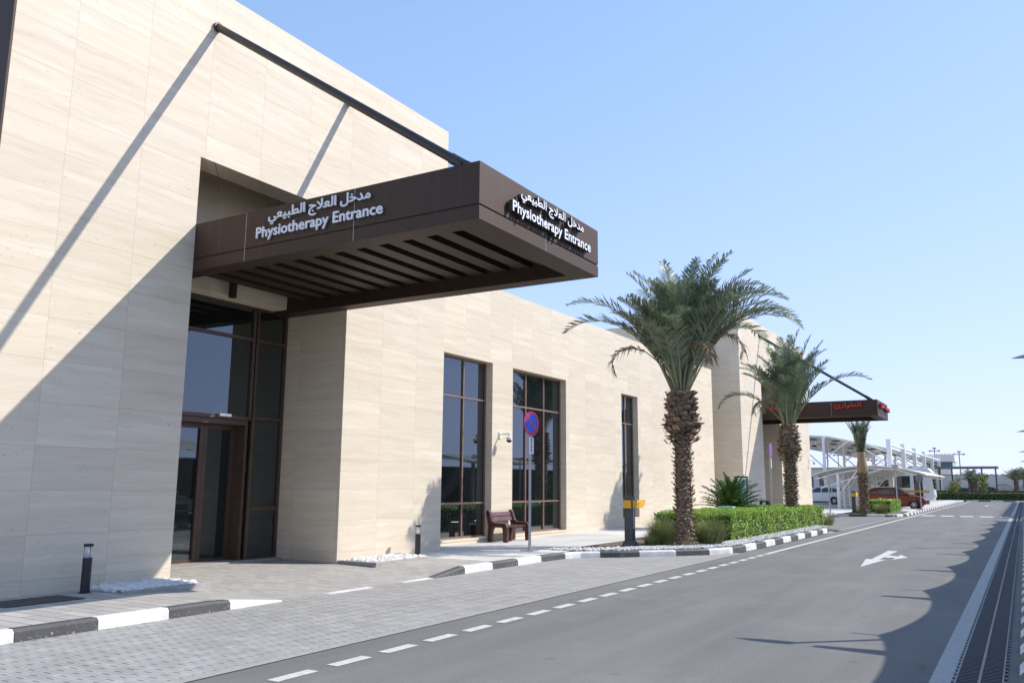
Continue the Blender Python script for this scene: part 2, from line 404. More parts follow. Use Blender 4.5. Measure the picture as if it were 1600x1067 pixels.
def sheet(name, mat, x0, x1, y0, y1, nx, ny, zf):
    g = MB(); vs = [(x0+(x1-x0)*i/nx, y0+(y1-y0)*j/ny) for j in range(ny+1) for i in range(nx+1)]
    g.add([(x, y, zf(x, y)) for x, y in vs], [(j*(nx+1)+i, j*(nx+1)+i+1, (j+1)*(nx+1)+i+1, (j+1)*(nx+1)+i) for j in range(ny) for i in range(nx)])
    return struct(g.build(name, mat, smooth=True))
sheet('pavement', 'plank', -11.5, KX-.1, -15, 8.2, 14, 96, pz)
sheet('entrance_ramp', 'ramp', -13.5, KX-.1, 8.2, 12.6, 24, 30, pz)
sheet('pavement_walkway', 'ramp', -11.5, KX-.1, 12.6, 14.2, 14, 12, pz)
sheet('pavement_forecourt', 'conc', -13.6, KX-.1, 14.2, 56, 4, 20, lambda x, y: .13)
# right hand parking apron, car park floor, far pavement
g = MB(); g.box(.09, 40, -15, 111.8, -.02, .12); struct(g.build('parking_apron', 'lane2'))
g = MB(); g.poly([(-90, 56), (-8.0, 56), (-8.0, 112), (-90, 112)], .10); struct(g.build('car_park_floor', 'apron'))
g = MB(); g.box(-8.0, -6.2, 50.2, 112, 0, .125); struct(g.build('pavement_strip', 'conc'))
g = MB(); g.box(-60, 60, 112.2, 118, 0, .14); struct(g.build('far_verge', 'apron'))

def kerb(name, pts, seg=.93, first=0, h=.13, w=.15, hf=None, side=1, zb=-.02):
    """painted kerb stones along a polyline; side=1: stones lie to the left of the direction of travel"""
    P = [Vector((a, b, 0)) for a, b in pts]
    L = [0]
    for a, b in zip(P, P[1:]): L.append(L[-1] + (b-a).length)
    def at(s):
        s = min(max(s, 0), L[-1])
        for i in range(len(P)-1):
            if s <= L[i+1] + 1e-9:
                d = (P[i+1]-P[i]).normalized(); return P[i] + d*(s-L[i]), d
        return P[-1], d
    g = MB(); n = max(1, round(L[-1]/seg)); s = L[-1]/n
    def nrm(t):
        a, _ = at(t-.15); b, _ = at(t+.15); d = (b-a).normalized(); return Vector((-d.y, d.x, 0))*side
    for k in range(n):
        m = 4; t0 = k*s+.004; t1 = (k+1)*s-.004
        A = []
        for j in range(m+1):
            t = t0 + (t1-t0)*j/m; p, _ = at(t); nn = nrm(t)
            hh = hf(p) if hf else h
            hh = max(hh, .006)
            c = min(.03, hh*.4)
            A.append([(p.x, p.y, zb), (p.x + nn.x*.008, p.y + nn.y*.008, hh-c), (p.x + nn.x*(.008+c), p.y + nn.y*(.008+c), hh), (p.x + nn.x*w, p.y + nn.y*w, hh), (p.x + nn.x*w, p.y + nn.y*w, zb)])
        vs = [q for a in A for q in a]; fs = []
        for j in range(m):
            for i in range(4):
                q = (j*5+i, j*5+i+1, (j+1)*5+i+1, (j+1)*5+i); fs.append(q if side > 0 else q[::-1])
        fs += [(0, 1, 2, 3, 4), tuple(m*5+i for i in (4, 3, 2, 1, 0))]
        g.add(vs, fs, (k+first) % 2)
    return struct(g.build(name, ['kw', 'kb']))
kerb('kerb_lane_south', [(KX, -4.1), (KX, 7.55), (KX, 8.55)], .93, first=1, hf=lambda p: ht(p.y)+.002)
# flush painted stones across the entrance
for a, b, mt in ((8.57, 9.45, 'curbconc'), (9.46, 10.42, 'kw'), (10.43, 11.18, 'curbconc'), (11.2, 12.0, 'kw')):
    g = MB(); g.box(KX-.13, KX, a, b, -.02, .014); struct(g.build('flush_kerb', mt))
kerb('kerb_lane_north', [(KX, 12.02), (KX, 15.6), (-8.80, 16.6), (-8.66, 17.12), (-8.3, 17.5), (-7.9, 17.85), (-7.0, 18.9), (-6.5, 19.6), (-6.2, 20.3), (-6.12, 21.2), (-6.1, 24), (-6.1, 31.5), (-6.25, 32.9), (-6.9, 34.0), (-7.8, 34.9), (-8.7, 35.6)],
     .93, first=1, hf=lambda p: (ht(p.y) if p.y < 14 else .13)+.004)
kerb('kerb_bay', [(-8.86, 35.9), (-8.86, 40), (-8.86, 47.5)], .93, hf=lambda p: .012 if p.y < 44.2 else min(.13, .012+(p.y-44.2)*.12))
kerb('kerb_car_park', [(-8.86, 47.6), (-8.7, 48.9), (-8.2, 49.45), (-7.6, 49.6), (-6.5, 49.8), (-6.0, 50.6), (-5.75, 52), (-5.72, 56), (-5.9, 70), (-6.15, 104), (-6.9, 109.5), (-8.6, 112)], .93, first=1)
kerb('kerb_far_end', [(-8.4, 112.1), (60, 112.1)], 1.25, side=1)
kerb('kerb_parking', [(-.08, 111.9), (-.10, -6)], .5, side=1, w=.18, first=1)
# painted markings
def marks(name, polys, z=.0045, kind='structure', mat='line'):
    g = MB()
    for p in polys: g.poly(p, z)
    return struct(g.build(name, mat))
def rect(x0, x1, y0, y1): return [(x0, y0), (x1, y0), (x1, y1), (x0, y1)]
dashes = [rect(-5.44, -5.31, 11.39+.70*k, 11.39+.70*k+.47) for k in range(-20, 14)]
marks('lane_dashes', dashes)
marks('left_edge_line', [rect(-5.45, -5.32, 20.95, 111)])
marks('right_edge_line', [rect(-.745, -.565, -10, 111)], mat='edgeline_shade')
def arrow(cx, y0, s=1.):
    q = lambda x, y: (cx + x*s, y0 + y*s)
    return [[q(0, 0), q(.20, 2.1), q(.07, 2.1), q(.07, 2.75), q(.11, 5.0), q(-.12, 5.0), q(-.09, 2.1), q(-.21, 2.1)],
            [q(.07, 2.75), q(.32, 2.75), q(.32, 2.2), q(.56, 3.0), q(.32, 3.75), q(.32, 3.2), q(.09, 3.5)]]
marks('lane_arrow', arrow(-2.92, 18.35)); marks('lane_arrow_far', arrow(-2.95, 84))
marks('give_way_blocks', [rect(-5.1+.97*k, -4.45+.97*k, 52.7, 54.2) for k in range(5)] + [rect(-.48, -.02, 52.7, 54.2)])
# drainage channel with its iron grating
g = MB(); g.box(-.55, -.20, -6, 111, -.02, .004); dch = struct(g.build('drain_channel', 'dark'))
t = thing('drain_grate', 'long dark iron drain grating running beside the striped kerb on the right', 'drain grate', (-.32, 4, 0))
g = MB()
for x, hw in ((-.555, .006), (-.385, .011), (-.215, .006)): g.box(x-hw, x+hw, -6, 111, .004, .016)
g.build('rail', 'curbconc', t)
g = MB(); y = 4.0
while y < 40:
    g.box(-.54, -.40, y, y+.022, .005, .013); g.box(-.37, -.23, y, y+.022, .005, .013); y += .062
while y < 111: g.box(-.54, -.23, y, y+.1, .005, .012); y += .26
g.build('bars', 'grate', t)
g = MB(); y = 4.
while y < 60: g.box(-.585, -.569, y, y+.09, .004, .014); g.box(-.205, -.189, y, y+.09, .004, .014); y += .17
g.build('edge_lugs', 'grate', t)['kind'] = 'stuff'

# ================================================================== building
FX = -11.35
bld = thing('hospital_building', 'long low hospital building clad in cream travertine with two tall entrance portals', 'building', (FX, 5.3, 0))
def box_part(name, mat, *b, parent=bld): g = MB(); g.box(*b); return g.build(name, mat, parent)
def txt(body, h, depth, mat, bold=.012, n=5):
    """lettering mesh, lower-left at origin in XZ plane, normal -Y; returns (MB, width)"""
    c = bpy.data.curves.new('text', 'FONT'); c.body = body; c.size = h; c.extrude = depth/2; c.resolution_u = 3
    o = bpy.data.objects.new('text', c); col.objects.link(o); bpy.context.view_layer.update()
    me = bpy.data.meshes.new_from_object(o.evaluated_get(bpy.context.evaluated_depsgraph_get()))
    vs = [v.co.copy() for v in me.vertices]; fs = [tuple(p.vertices) for p in me.polygons]
    bpy.data.objects.remove(o); bpy.data.curves.remove(c)
    return vs, fs
def lettering(name, body, p0, ux, width, height, depth, mats, parent, bold):
    vs, fs = txt(body, 1.0, .1, None)
    x0 = min(v.x for v in vs); x1 = max(v.x for v in vs); y0 = min(v.y for v in vs); y1 = max(v.y for v in vs)
    sx = width/(x1-x0); sy = height/(y1-y0); ux = Vector(ux); nz = ux.cross(Vector((0, 0, 1)))
    g = MB(); P0 = Vector(p0)
    for i, (dx, dy) in enumerate(((0, 0), (bold, 0), (-bold, 0), (0, bold), (0, -bold))):
        out = []
        for v in vs:
            d = (depth if v.z > 0 else 0) + (.0006*i if v.z > 0 else 0)
            out.append(P0 + ux*((v.x-x0)*sx+dx) + Vector((0, 0, (v.y-y0)*sy+dy)) + nz*d)
        g.add(out, fs, 0)
        if len(mats) > 1:
            for k in range(len(fs)):
                f = fs[k]; nn = (Vector(out[f[1]])-Vector(out[f[0]])).cross(Vector(out[f[2]])-Vector(out[f[0]]))
                if nn.length > 0 and abs(nn.normalized().dot(nz)) < .6: g.mi[len(g.mi)-len(fs)+k] = 1
    return g.build(name, list(mats), parent)
AR_PHYSIO = "\ufee3\ufeaa\ufea7\ufede \ufe8d\ufedf\ufecc\ufefc\ufe9d \ufe8d\ufedf\ufec4\ufe92\ufef4\ufecc\ufef2"[::-1]
AR_EMER = "\ufe8d\ufedf\ufec4\ufeee\ufe8d\ufead\ufe89"[::-1]

def portal(y0, y1, yd, H=10.05, zt=6.96, parent=bld):
    """tall travertine block y0..y1 with a recess 3.67 m wide starting at yd"""
    ye = yd+3.67; XB = -14.2
    g = MB()
    zc = 7.75
    g.box(XB, FX, y0, yd, -.1, zc); g.box(XB, FX, ye, y1, -.1, zc); g.box(XB, FX, y0, y1, zc, H)
    g.box(FX-.51, FX, yd, ye, zt, zc)                # downstand lip at the face
    g.box(XB, -13.0, yd, ye, 5.72, zc)               # wall above the canopy, set well back
    g.box(XB, -12.6, yd, ye, 5.08, 5.72)             # bulkhead over the glass
    g.build('portal_wall', 'trav', parent)
    box_part('portal_roof', 'trav', -24, XB, y0, y1, 0, H-.3)
    # canopy
    z0, z1, xo = 5.0, 5.79, -5.77; w = .33; a, b = yd, yd+3.59
    g = MB()
    for (x0, x1, ya, yb) in ((FX-1.64, xo, a, a+w), (FX-1.64, xo, b-w, b)):   # side beams: lower lip, shadow gap, upper fascia
        g.box(x0, x1-.0, ya, yb, z0, 5.185)
        lo, hi = (ya+.018, yb) if ya == a else (ya, yb-.018)
        g.box(x0, x1-.018, lo, hi, 5.185, 5.21)
        g.box(x0, x1, ya, yb, 5.21, z1)
    g.box(xo-.42, xo, a+w, b-w, z0, 5.185); g.box(xo-.42, xo-.018, a+w, b-w, 5.185, 5.21); g.box(xo-.42, xo, a+w, b-w, 5.21, z1)
    cn = g.build('canopy', 'bronze', parent)
    g = MB(); g.box(FX-1.62, xo-.42, a+w, b-w, 5.62, 5.74); g.build('canopy_deck', 'dark', cn)
    for k in range(13):
        xc = -6.53-.46*k
        g = MB(); g.box(xc-.13, xc+.13, a+w, b-w, 5.22, 5.5); g.build('louvre', 'bronze', cn)
    g = MB()
    for xs in (-10.15, -7.92): g = MB(); g.box(xs-.004, xs+.004, a-.002, a, z0+.002, z1-.002); g.build('panel_seam', 'galv', cn)
    g = MB(); g.box(xo, xo+.002, a+1.79, a+1.798, z0+.002, z1-.002); g.build('panel_seam', 'galv', cn)
    for yy in (a+.14, b-.14):
        g = MB(); p0 = Vector((FX+.02, yy, 9.36)); p1 = Vector((-6.12, yy, 5.84)); g.tube(p0, p1, .066, .066, 16)
        d = (p1-p0).normalized()
        g.tube(p1-d*.25, p1, .078, .078, 14); g.tube(p0, p0+d*.18, .05, .05, 12); g.tube((FX-.02, yy, 9.36), (FX+.05, yy, 9.36), .085, .085, 12)
        g.box(p1.x-.12, p1.x+.12, yy-.06, yy+.06, 5.79, 5.86)
        g.build('tie_rod', 'rod', cn, smooth=False)
    return cn, ye
box_part('end_shade_panel', 'bronze', -14.2, FX-.004, 5.47, 5.497, 0, 10.0)  # dark skin giving the stone end face its shade by colour
cn1, ye1 = portal(5.50, 15.62, 8.63)
cn2, ye2 = portal(39.78, 54.7, 43.64)
# lettering of the two canopies
yn = 8.63
lettering('lettering_arabic', AR_PHYSIO, (-9.62, yn-.02, 5.50), (1, 0, 0), 2.02, .235, .02, ['letter'], cn1, .004)
lettering('lettering_english', 'Physiotherapy Entrance', (-9.87, yn-.02, 5.27), (1, 0, 0), 2.50, .215, .02, ['letter'], cn1, .0045)
xe = -5.77
lettering('lettering_arabic', AR_PHYSIO, (xe+.02, 9.55, 5.495), (0, 1, 0), 1.95, .20, .07, ['letter', 'letside'], cn1, .005)
lettering('lettering_english', 'Physiotherapy Entrance', (xe+.02, 9.33, 5.25), (0, 1, 0), 2.42, .20, .07, ['letter', 'letside'], cn1, .006)
yn2 = 43.64
lettering('lettering_english', 'Emergency', (-10.9, yn2-.05, 5.36), (1, 0, 0), 1.7, .26, .05, ['red'], cn2, .012)
lettering('lettering_arabic', AR_EMER, (-7.75, yn2-.05, 5.40), (1, 0, 0), 1.25, .27, .05, ['red'], cn2, .012)
lettering('lettering_arabic', AR_EMER, (xe+.02, 44.0, 5.42), (0, 1, 0), 1.2, .25, .12, ['red'], cn2, .012)
lettering('lettering_english', 'Emergency', (xe+.02, 45.5, 5.38), (0, 1, 0), 1.5, .24, .12, ['red'], cn2, .012)

def pane(name, x, ya, yb, za, zb, parent): 
    g = MB(); g.box(x-.02, x, ya, yb, za, zb); return g.build(name, 'glass', parent)
def framed(name, x, ya, yb, za, zb, ys, zs, parent, fw_=.055, depth=.07, fmat='frame'):
    """brown aluminium curtain frame in the plane x with mullions ys and transoms zs, glass as a child"""
    g = MB(); Y = [ya]+list(ys)+[yb]; Z = [za]+list(zs)+[zb]
    for i, y in enumerate(Y):
        h = fw_ if i not in (0, len(Y)-1) else fw_*.9
        c = y if 0 < i < len(Y)-1 else (y+h/2 if i == 0 else y-h/2)
        g.box(x-.03, x+depth-.03, c-h/2, c+h/2, za, zb)
    for j, z in enumerate(Z):
        h = fw_; c = z if 0 < j < len(Z)-1 else (z+h/2 if j == 0 else z-h/2)
        for i in range(len(Y)-1): g.box(x-.028, x+depth-.033, Y[i]+fw_/2, Y[i+1]-fw_/2, c-h/2, c+h/2)
    fr = g.build(name, fmat, parent)
    for i in range(len(Y)-1):
        for j in range(len(Z)-1): pane('glass_pane', x, Y[i], Y[i+1], Z[j], Z[j+1], fr)
    return fr
for yd, ye in ((8.63, 12.30), (43.64, 47.31)):
    X0 = -13.0; ym = yd+2.86
    framed('curtain_wall', X0, ym, ye, .13, 5.10, [], [1.12, 2.88, 4.42], bld, .065)
    framed('curtain_wall', X0, yd-.25, ym-.033, 2.82, 5.10, [yd+.35], [4.42], bld, .065)
    g = MB(); g.box(-13.42, X0-.03, ym-.10, ym-.035, .13, 2.82); g.box(-13.42, X0-.03, yd-.25, ym-.10, 2.72, 2.82)
    g.build('door_lobby_frame', 'frame', bld)
    d1 = framed('entrance_door', -13.36, yd+.60, yd+2.03, .13, 2.72, [], [], bld, .09)
    d2 = framed('entrance_door', -13.36, yd+2.035, ym-.10, .13, 2.72, [], [], bld, .09)
    d3 = framed('entrance_door', -13.36, yd-.6, yd+.595, .13, 2.72, [], [], bld, .09)
    g = MB(); g.box(X0+.04, X0+.13, yd+2.0, yd+2.27, 2.85, 2.90); g.build('door_sensor', 'galv', bld)
    g = MB(); g.box(-13.4, -12.80, yd, ye, .10, .165); g.build('threshold', 'curbconc', bld)
    g = MB(); g.tube((-12.44, yd+1.75, 5.34), (-12.44, yd+1.75, 5.02), .075, .075, 16); g.build('downlight', 'bronze', bld, smooth=False)

# recessed main wall between the portals
BX = -12.3; BT = 7.03
wins = [(15.95, 19.22, .25), (20.29, 23.56, .25), (27.88, 29.39, .47)]
g = MB(); y = 15.62; xb = -13.1
for (a, b, zs) in wins:
    g.box(xb, BX, y, a, -.05, BT); g.box(xb, BX, a, b, 4.9, BT); g.box(xb, BX, a, b, -.05, zs-.05); y = b
g.box(xb, BX, y, 38.4, -.05, BT)
g.build('main_wall', 'trav', bld)
box_part('main_roof', 'trav', -24, xb, 15.62, 38.4, 0, BT-.25)
box_part('link_wall', 'trav', -24, -12.95, 38.4, 39.78, 0, 8.4)
for (a, b, zs) in wins:
    wd = b-a
    ms = [a+wd/3, a+2*wd/3] if wd > 2 else [a+wd/2]
    g = MB(); g.box(xb+.3, BX+.015, a, b, zs-.05, zs); g.build('window_sill', 'trav', bld)
    framed('window', BX-.24, a, b, zs, 4.9, ms, [1.13, 3.86], bld, .05, fmat='winframe_sunlit')
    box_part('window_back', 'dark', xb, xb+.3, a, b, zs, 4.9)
g = MB(); g.tube((-13.1, 39.2, 7.2), (-13.1, 39.2, 8.95), .025); g.build('roof_antenna', 'black', bld)

# ================================================================== pebble beds and small street furniture
def stones(name, label, cat, pts_fn, n, smin, smax, mat, kind='stuff'):
    g = MB(); t = (1+5**.5)/2
    ico = [(-1, t, 0), (1, t, 0), (-1, -t, 0), (1, -t, 0), (0, -1, t), (0, 1, t), (0, -1, -t), (0, 1, -t), (t, 0, -1), (t, 0, 1), (-t, 0, -1), (-t, 0, 1)]
    fc = [(0, 11, 5), (0, 5, 1), (0, 1, 7), (0, 7, 10), (0, 10, 11), (1, 5, 9), (5, 11, 4), (11, 10, 2), (10, 7, 6), (7, 1, 8), (3, 9, 4), (3, 4, 2), (3, 2, 6), (3, 6, 8), (3, 8, 9), (4, 9, 5), (2, 4, 11), (6, 2, 10), (8, 6, 7), (9, 8, 1)]
    for i in range(n):
        x, y, z = pts_fn(); s = ru(smin, smax)/1.9; a = ru(0, pi); sx, sy, sz = s*ru(.8, 1.3), s*ru(.7, 1.1), s*ru(.5, .8)
        vs = []
        for p in ico:
            k = ru(.82, 1.15); px, py, pz_ = p[0]*sx*k, p[1]*sy*k, p[2]*sz*k
            vs.append((x+px*cos(a)-py*sin(a), y+px*sin(a)+py*cos(a), z+pz_))
        g.add(vs, fc)
    o = g.build(name, mat); tag(o, label, cat, kind=kind); return o
stones('white_pebbles', 'bed of large white pebbles against the wall left of the entrance', 'pebbles',
       lambda: (ru(-11.32, -10.50), ru(7.3, 8.5), ru(.14, .175)), 800, .03, .058, 'pebble')
stones('white_pebbles', 'bed of white pebbles at the wall foot right of the entrance', 'pebbles',
       lambda: (ru(-11.32, -10.52), ru(12.44, 14.05), ru(.14, .175)), 900, .03, .058, 'pebble')
for (a, b, y0, y1, lab) in ((-10.48, -10.38, 7.25, 8.60, 'low concrete edging holding the pebble bed left of the entrance'), (-10.50, -10.40, 12.32, 14.1, 'low concrete edging holding the pebble bed right of the entrance')):
    e = MB(); e.box(a, b, y0, y1, .0, .17)
    if y0 < 10: e.box(FX+.002, a, y1-.1, y1, .0, .17)
    else: e.box(FX+.002, a, y0, y0+.1, .0, .17)
    tag(e.build('edging_kerb', 'curbconc', bevel=.008), lab, 'edging')
g = MB(); g.box(-11.05, -10.45, 5.7, 6.7, .13, .142)
tag(g.build('manhole_cover', 'grate'), 'dark rectangular inspection cover set in the shaded pavement', 'manhole cover')

def bollard(loc, label, cap):
    t = thing('bollard_light', label, 'bollard light', (0, 0, 0), 'bollard lights on the pavement')
    g = MB(); g.lathe([(.085, 0), (.085, .012), (.06, .02), (.06, .46), (.056, .465)], n=24); g.build('post', 'black', t, smooth=False)
    g = MB(); g.lathe([(.05, .465), (.008, .60), (.008, .615)], n=20); g.build('reflector', 'clear', t, smooth=True)
    g = MB(); g.lathe([(.062, .612), (.062, .645), (.05, .65)], n=24)
    for k in range(3): g.tube((.05*cos(k*2.1), .05*sin(k*2.1), .46), (.05*cos(k*2.1), .05*sin(k*2.1), .62), .003, n=5)
    g.build('cap', 'black', t)
    return place(t, loc, 0, None, cap)
bollard((-11.02, 7.05, .13), 'black bollard light in the shade beside the left pebble bed', 1.0)
bollard((-10.9, 14.22, .13), 'black bollard light in sun at the end of the right pebble bed', .98)

# bench: thick brown faux-wood slabs and two moulded arm frames
def bench():
    t = thing('park_bench', 'dark brown slatted bench standing between the first two windows', 'bench', (0, 0, 0))
    def arm(y0, y1):
        g = MB()
        # outline in XZ (front is +X)
        out = [(-.30, 0), (-.16, 0), (-.15, .28), (-.10, .40), (.18, .40), (.20, .34), (.22, 0), (.36, 0), (.35, .42), (.30, .52), (-.06, .53), (-.15, .58), (-.24, .86), (-.33, .88), (-.36, .80), (-.28, .45)]
        g.extrude(out, 'y', y0, y1); return g.build('arm_frame', 'wood', t, bevel=.025)
    arm(0, .13); arm(1.22, 1.35)
    for i, x in enumerate((-.10, .05, .20)):
        g = MB(); g.box(x-.065, x+.065, .13, 1.22, .40, .445); g.build('seat', 'wood', t, bevel=.01) if i == 0 else g.build('seat', 'wood', t, bevel=.01)
    for z in (.62, .755):
        g = MB(); g.extrude([(-.235-(z-.6)*.33, z-.055), (-.19-(z-.6)*.33, z-.055), (-.225-(z-.6)*.33, z+.06), (-.27-(z-.6)*.33, z+.06)], 'y', .12, 1.23); g.build('backrest', 'woodr', t, bevel=.01)
    g = MB(); g.extrude([(-.06, 0), (.10, 0), (.16, .40), (-.12, .40)], 'y', .62, .74); g.build('leg', 'wood', t, bevel=.02)
    return t
place(bench(), (-11.95, 18.92, .13), 0, None, .93)

# dome cameras
def dome_camera(loc, label):
    t = thing('security_camera', label, 'security camera', loc, 'dome cameras on wall arms')
    x, y, z = loc
    g = MB(); g.box(x, x+.03, y-.06, y+.06, z-.02, z+.16); g.tube((x+.02, y, z+.10), (x+.30, y, z+.10), .022); g.tube((x+.30, y, z+.11), (x+.30, y, z), .03); g.build('bracket', 'white', t)
    g = MB(); g.lathe([(.03, .02), (.085, 0), (.085, -.07)], (x+.30, y, z), 18); g.build('housing', 'white', t)
    g = MB(); g.lathe([(.075, -.07), (.07, -.105), (.04, -.135), (.01, -.142)], (x+.30, y, z), 18); g.build('dome', 'black', t, smooth=True)
dome_camera((BX, 19.62, 2.88), 'small white dome camera on the pier between the first two windows')
dome_camera((FX, 54.2, 3.1), 'small dome camera near the far corner of the second portal')

# no-parking signs
def no_parking(loc, label, ang, rz=0, pl=True):
    t = thing('no_parking_sign', label, 'road sign', (0, 0, 0), 'round no-parking signs on posts')
    g = MB(); g.tube((0, 0, 0), (0, 0, 3.15), .032, n=14); g.build('post', 'galv', t)
    g = MB(); g.box(-.17, .17, -.17, .17, 0, .016); 
    for sx in (-.13, .13):
        for sy in (-.13, .13): g.tube((sx, sy, .01), (sx, sy, .07), .012, n=6)
    g.build('base_plate', 'galv', t)
    d = Vector((cos(ang), sin(ang), 0)); e = Vector((-sin(ang), cos(ang), 0)); c = Vector((0, 0, 2.93))+d*.045
    up = Vector((0, 0, 1))
    def disc(r, o, nm, mt, r_in=0.):
        g = MB(); n = 40; P = lambda rr, i, oo: c+d*oo+(e*cos(2*pi*i/n)+up*sin(2*pi*i/n))*rr
        if r_in:
            vs = [P(r, i, o) for i in range(n)]+[P(r_in, i, o) for i in range(n)]
            g.add(vs, [(i, (i+1) % n, (i+1) % n+n, i+n) for i in range(n)])
        else:
            vs = [P(r, i, o) for i in range(n)]+[P(r, i, o-.012) for i in range(n)]
            g.add(vs, [tuple(range(n)), tuple(range(2*n-1, n-1, -1))]+[(i, i+n, (i+1) % n+n, (i+1) % n) for i in range(n)])
        return g.build(nm, mt, t)
    disc(.29, 0, 'sign_plate', 'blue'); disc(.29, .003, 'red_border', 'signred', .225)
    g = MB(); a = (e*-.17+up*.17)
    bar = lambda s, k: c+d*.003+e*(s*-.165+k)+up*(s*.165+k)
    g.add([bar(1, .018), bar(1, -.018), bar(-1, -.018), bar(-1, .018)], [(0, 1, 2, 3)]); g.build('red_bar', 'signred', t)
    if pl:
        c2 = Vector((0, 0, 2.40))+d*.045
        g = MB(); pp = lambda a_, b_, o: c2+e*a_+up*b_+d*o
        g.add([pp(-.085, -.19, 0), pp(.085, -.19, 0), pp(.085, .19, 0), pp(-.085, .19, 0), pp(-.085, -.19, -.01), pp(.085, -.19, -.01), pp(.085, .19, -.01), pp(-.085, .19, -.01)],
              [(0, 1, 2, 3), (7, 6, 5, 4), (0, 4, 5, 1), (1, 5, 6, 2), (2, 6, 7, 3), (3, 7, 4, 0)])
        pt = g.build('extra_plate', 'letter', t)
        g = MB()
        for k in range(5):
            z = .15-.062*k; g.add([pp(-.045+.01*(k % 2), z-.016, .003), pp(.035, z-.016, .003), pp(.045-.012*(k % 3), z+.012, .003), pp(-.03, z+.018, .003)], [(0, 1, 2, 3)])
        g.add([pp(-.03, -.15, .003), pp(0, -.178, .003), pp(.03, -.15, .003)], [(0, 1, 2)])
        g.build('plate_marks', 'black', pt)
    return place(t, loc, rz)
no_parking((-9.70, 16.78, .13), 'blue and red round no-parking sign in front of the second window', -.14).scale = (.98,)*3
no_parking((-8.75, 34.6, .12), 'blue and red round no-parking sign beyond the hedge near the second palm', .06)
s3 = no_parking((-9.33, 49.4, .13), 'blue and red round no-parking sign on the tall post before the car park', .10)
s3.scale = (1.1, 1.1, 1.22)
# sign seen from behind
t = thing('road_sign', 'plain grey back of a round road sign beside the car park', 'road sign', (-5.98, 62.6, .13))
g = MB(); g.tube((-5.98, 62.6, .12), (-5.98, 62.6, 2.6), .035); g.box(-6.25, -5.85, 62.4, 62.8, .12, .2); g.build('post', 'galv', t)
g = MB(); g.tube((-5.98, 62.52, 2.2), (-5.98, 62.55, 2.2), .26, n=28); g.build('sign_plate', 'signback', t)
t = thing('road_sign', 'grey triangular sign back on a tall thin post before the red car', 'road sign', (-7.1, 59.8, .13))
g = MB(); g.tube((-7.1, 59.8, .12), (-7.1, 59.8, 3.35), .035); g.box(-7.4, -6.8, 59.6, 60.0, .12, .17); g.build('post', 'galv', t)
g = MB(); g.extrude([(-7.36, 3.05), (-7.1, 2.6), (-6.84, 3.05)], 'y', 59.72, 59.75); g.build('sign_plate', 'galv', t)

# direction posts with yellow band
def direction_post(loc, label, s=1.):
    t = thing('direction_post', label, 'direction sign', (0, 0, 0), 'grey posts with yellow arrow bands')
    g = MB()
    g.add([(x*w_, y*w_, z) for z, w_ in ((0, .17), (.14, .115), (.145, .10), (1.21, .10)) for x, y in ((-1, -1), (1, -1), (1, 1), (-1, 1))],
          [(3, 2, 1, 0), (12, 13, 14, 15)]+[(4*k+i, 4*k+(i+1) % 4, 4*k+4+(i+1) % 4, 4*k+4+i) for k in range(3) for i in range(4)])
    g.build('post', 'bollard', t)
    g = MB(); g.box(-.125, .125, -.125, -.101, .93, 1.12)
    g.extrude([(-.125, .93), (.58, .93), (.78, 1.12), (-.125, 1.12)], 'x', .101, .125); g.build('arrow_band', 'yellow', t)
    g = MB()
    for k in range(3): g.add([(.128, .20+.06*k, .995+.02*k), (.128, .24+.06*k, .985+.02*k), (.128, .25+.06*k, 1.05), (.128, .21+.06*k, 1.06)], [(0, 1, 2, 3)])
    g.add([(.128, .19, .965), (.128, .40, .965), (.128, .40, .975), (.128, .19, .975)], [(0, 1, 2, 3)]); g.build('band_mark', 'ochre', t)
    g = MB()
    for k in range(10):
        z = .88-.048*k; g.add([(.104, -.02, z), (.104, .03+.012*(k % 2), z-.004), (.104, .03, z+.026), (.104, -.015, z+.03)], [(0, 1, 2, 3)])
    g.build('post_marks', 'letter', t)
    return place(t, loc, 0, None, s)
direction_post((-8.42, 19.5, .12), 'grey post with yellow arrow band left of the nearest palm')
direction_post((-8.3, 50.9, .12), 'grey post with yellow arrow band left of the wrapped palm', 1.02)

# ================================================================== planting
def frond(g, base, az, e0, length, droop, nl=50, leaf=.42, mi=0, rmi=1, twist=0., start=.22, w0=.020, lw=.019, sag=.10):
    """curved date frond: stalk then leaflets on both sides"""
    pts = []; p = Vector(base); N = 16; e = e0
    for i in range(N+1):
        pts.append(p.copy()); t = i/N
        e = e0 - droop*(t**2.3)*1.25
        d = Vector((cos(e)*cos(az+twist*t), cos(e)*sin(az+twist*t), sin(e))); p = p + d*(length/N)
    # stalk
    for i in range(0, N, 2):
        r_ = w0*(1-i/N)+.004; r2 = w0*(1-(i+2)/N)+.004; g.tube(pts[i], pts[min(i+2, N)], r_, r2, 4, rmi, False)
    for k in range(nl):
        t = start + (1-start)*(k+.5)/nl; f = t*N; i = min(int(f), N-1); q = pts[i].lerp(pts[i+1], f-i); d = (pts[i+1]-pts[i]).normalized()
        side = d.cross(Vector((0, 0, 1)));
        if side.length < .1: side = Vector((-sin(az), cos(az), 0))
        side.normalize(); up = side.cross(d)
        L = leaf*(sin(pi*min(1, (t-start)/(1-start)*.85+.13))**.6)*ru(.85, 1.12); 
        for s in (-1, 1):
            v = (d*ru(.6, .95) + side*s*ru(.6, .95) + up*ru(-.05, .5)).normalized()
            wv = d.cross(v).cross(v).normalized()*lw
            a = q; b = q+v*L*.55; c = q+v*L + Vector((0, 0, -sag*L*ru(.4, 1.4)))
            g.add([a-wv*.6, a+wv*.6, b+wv, b-wv, c], [(0, 1, 2, 3), (3, 2, 4)], mi)
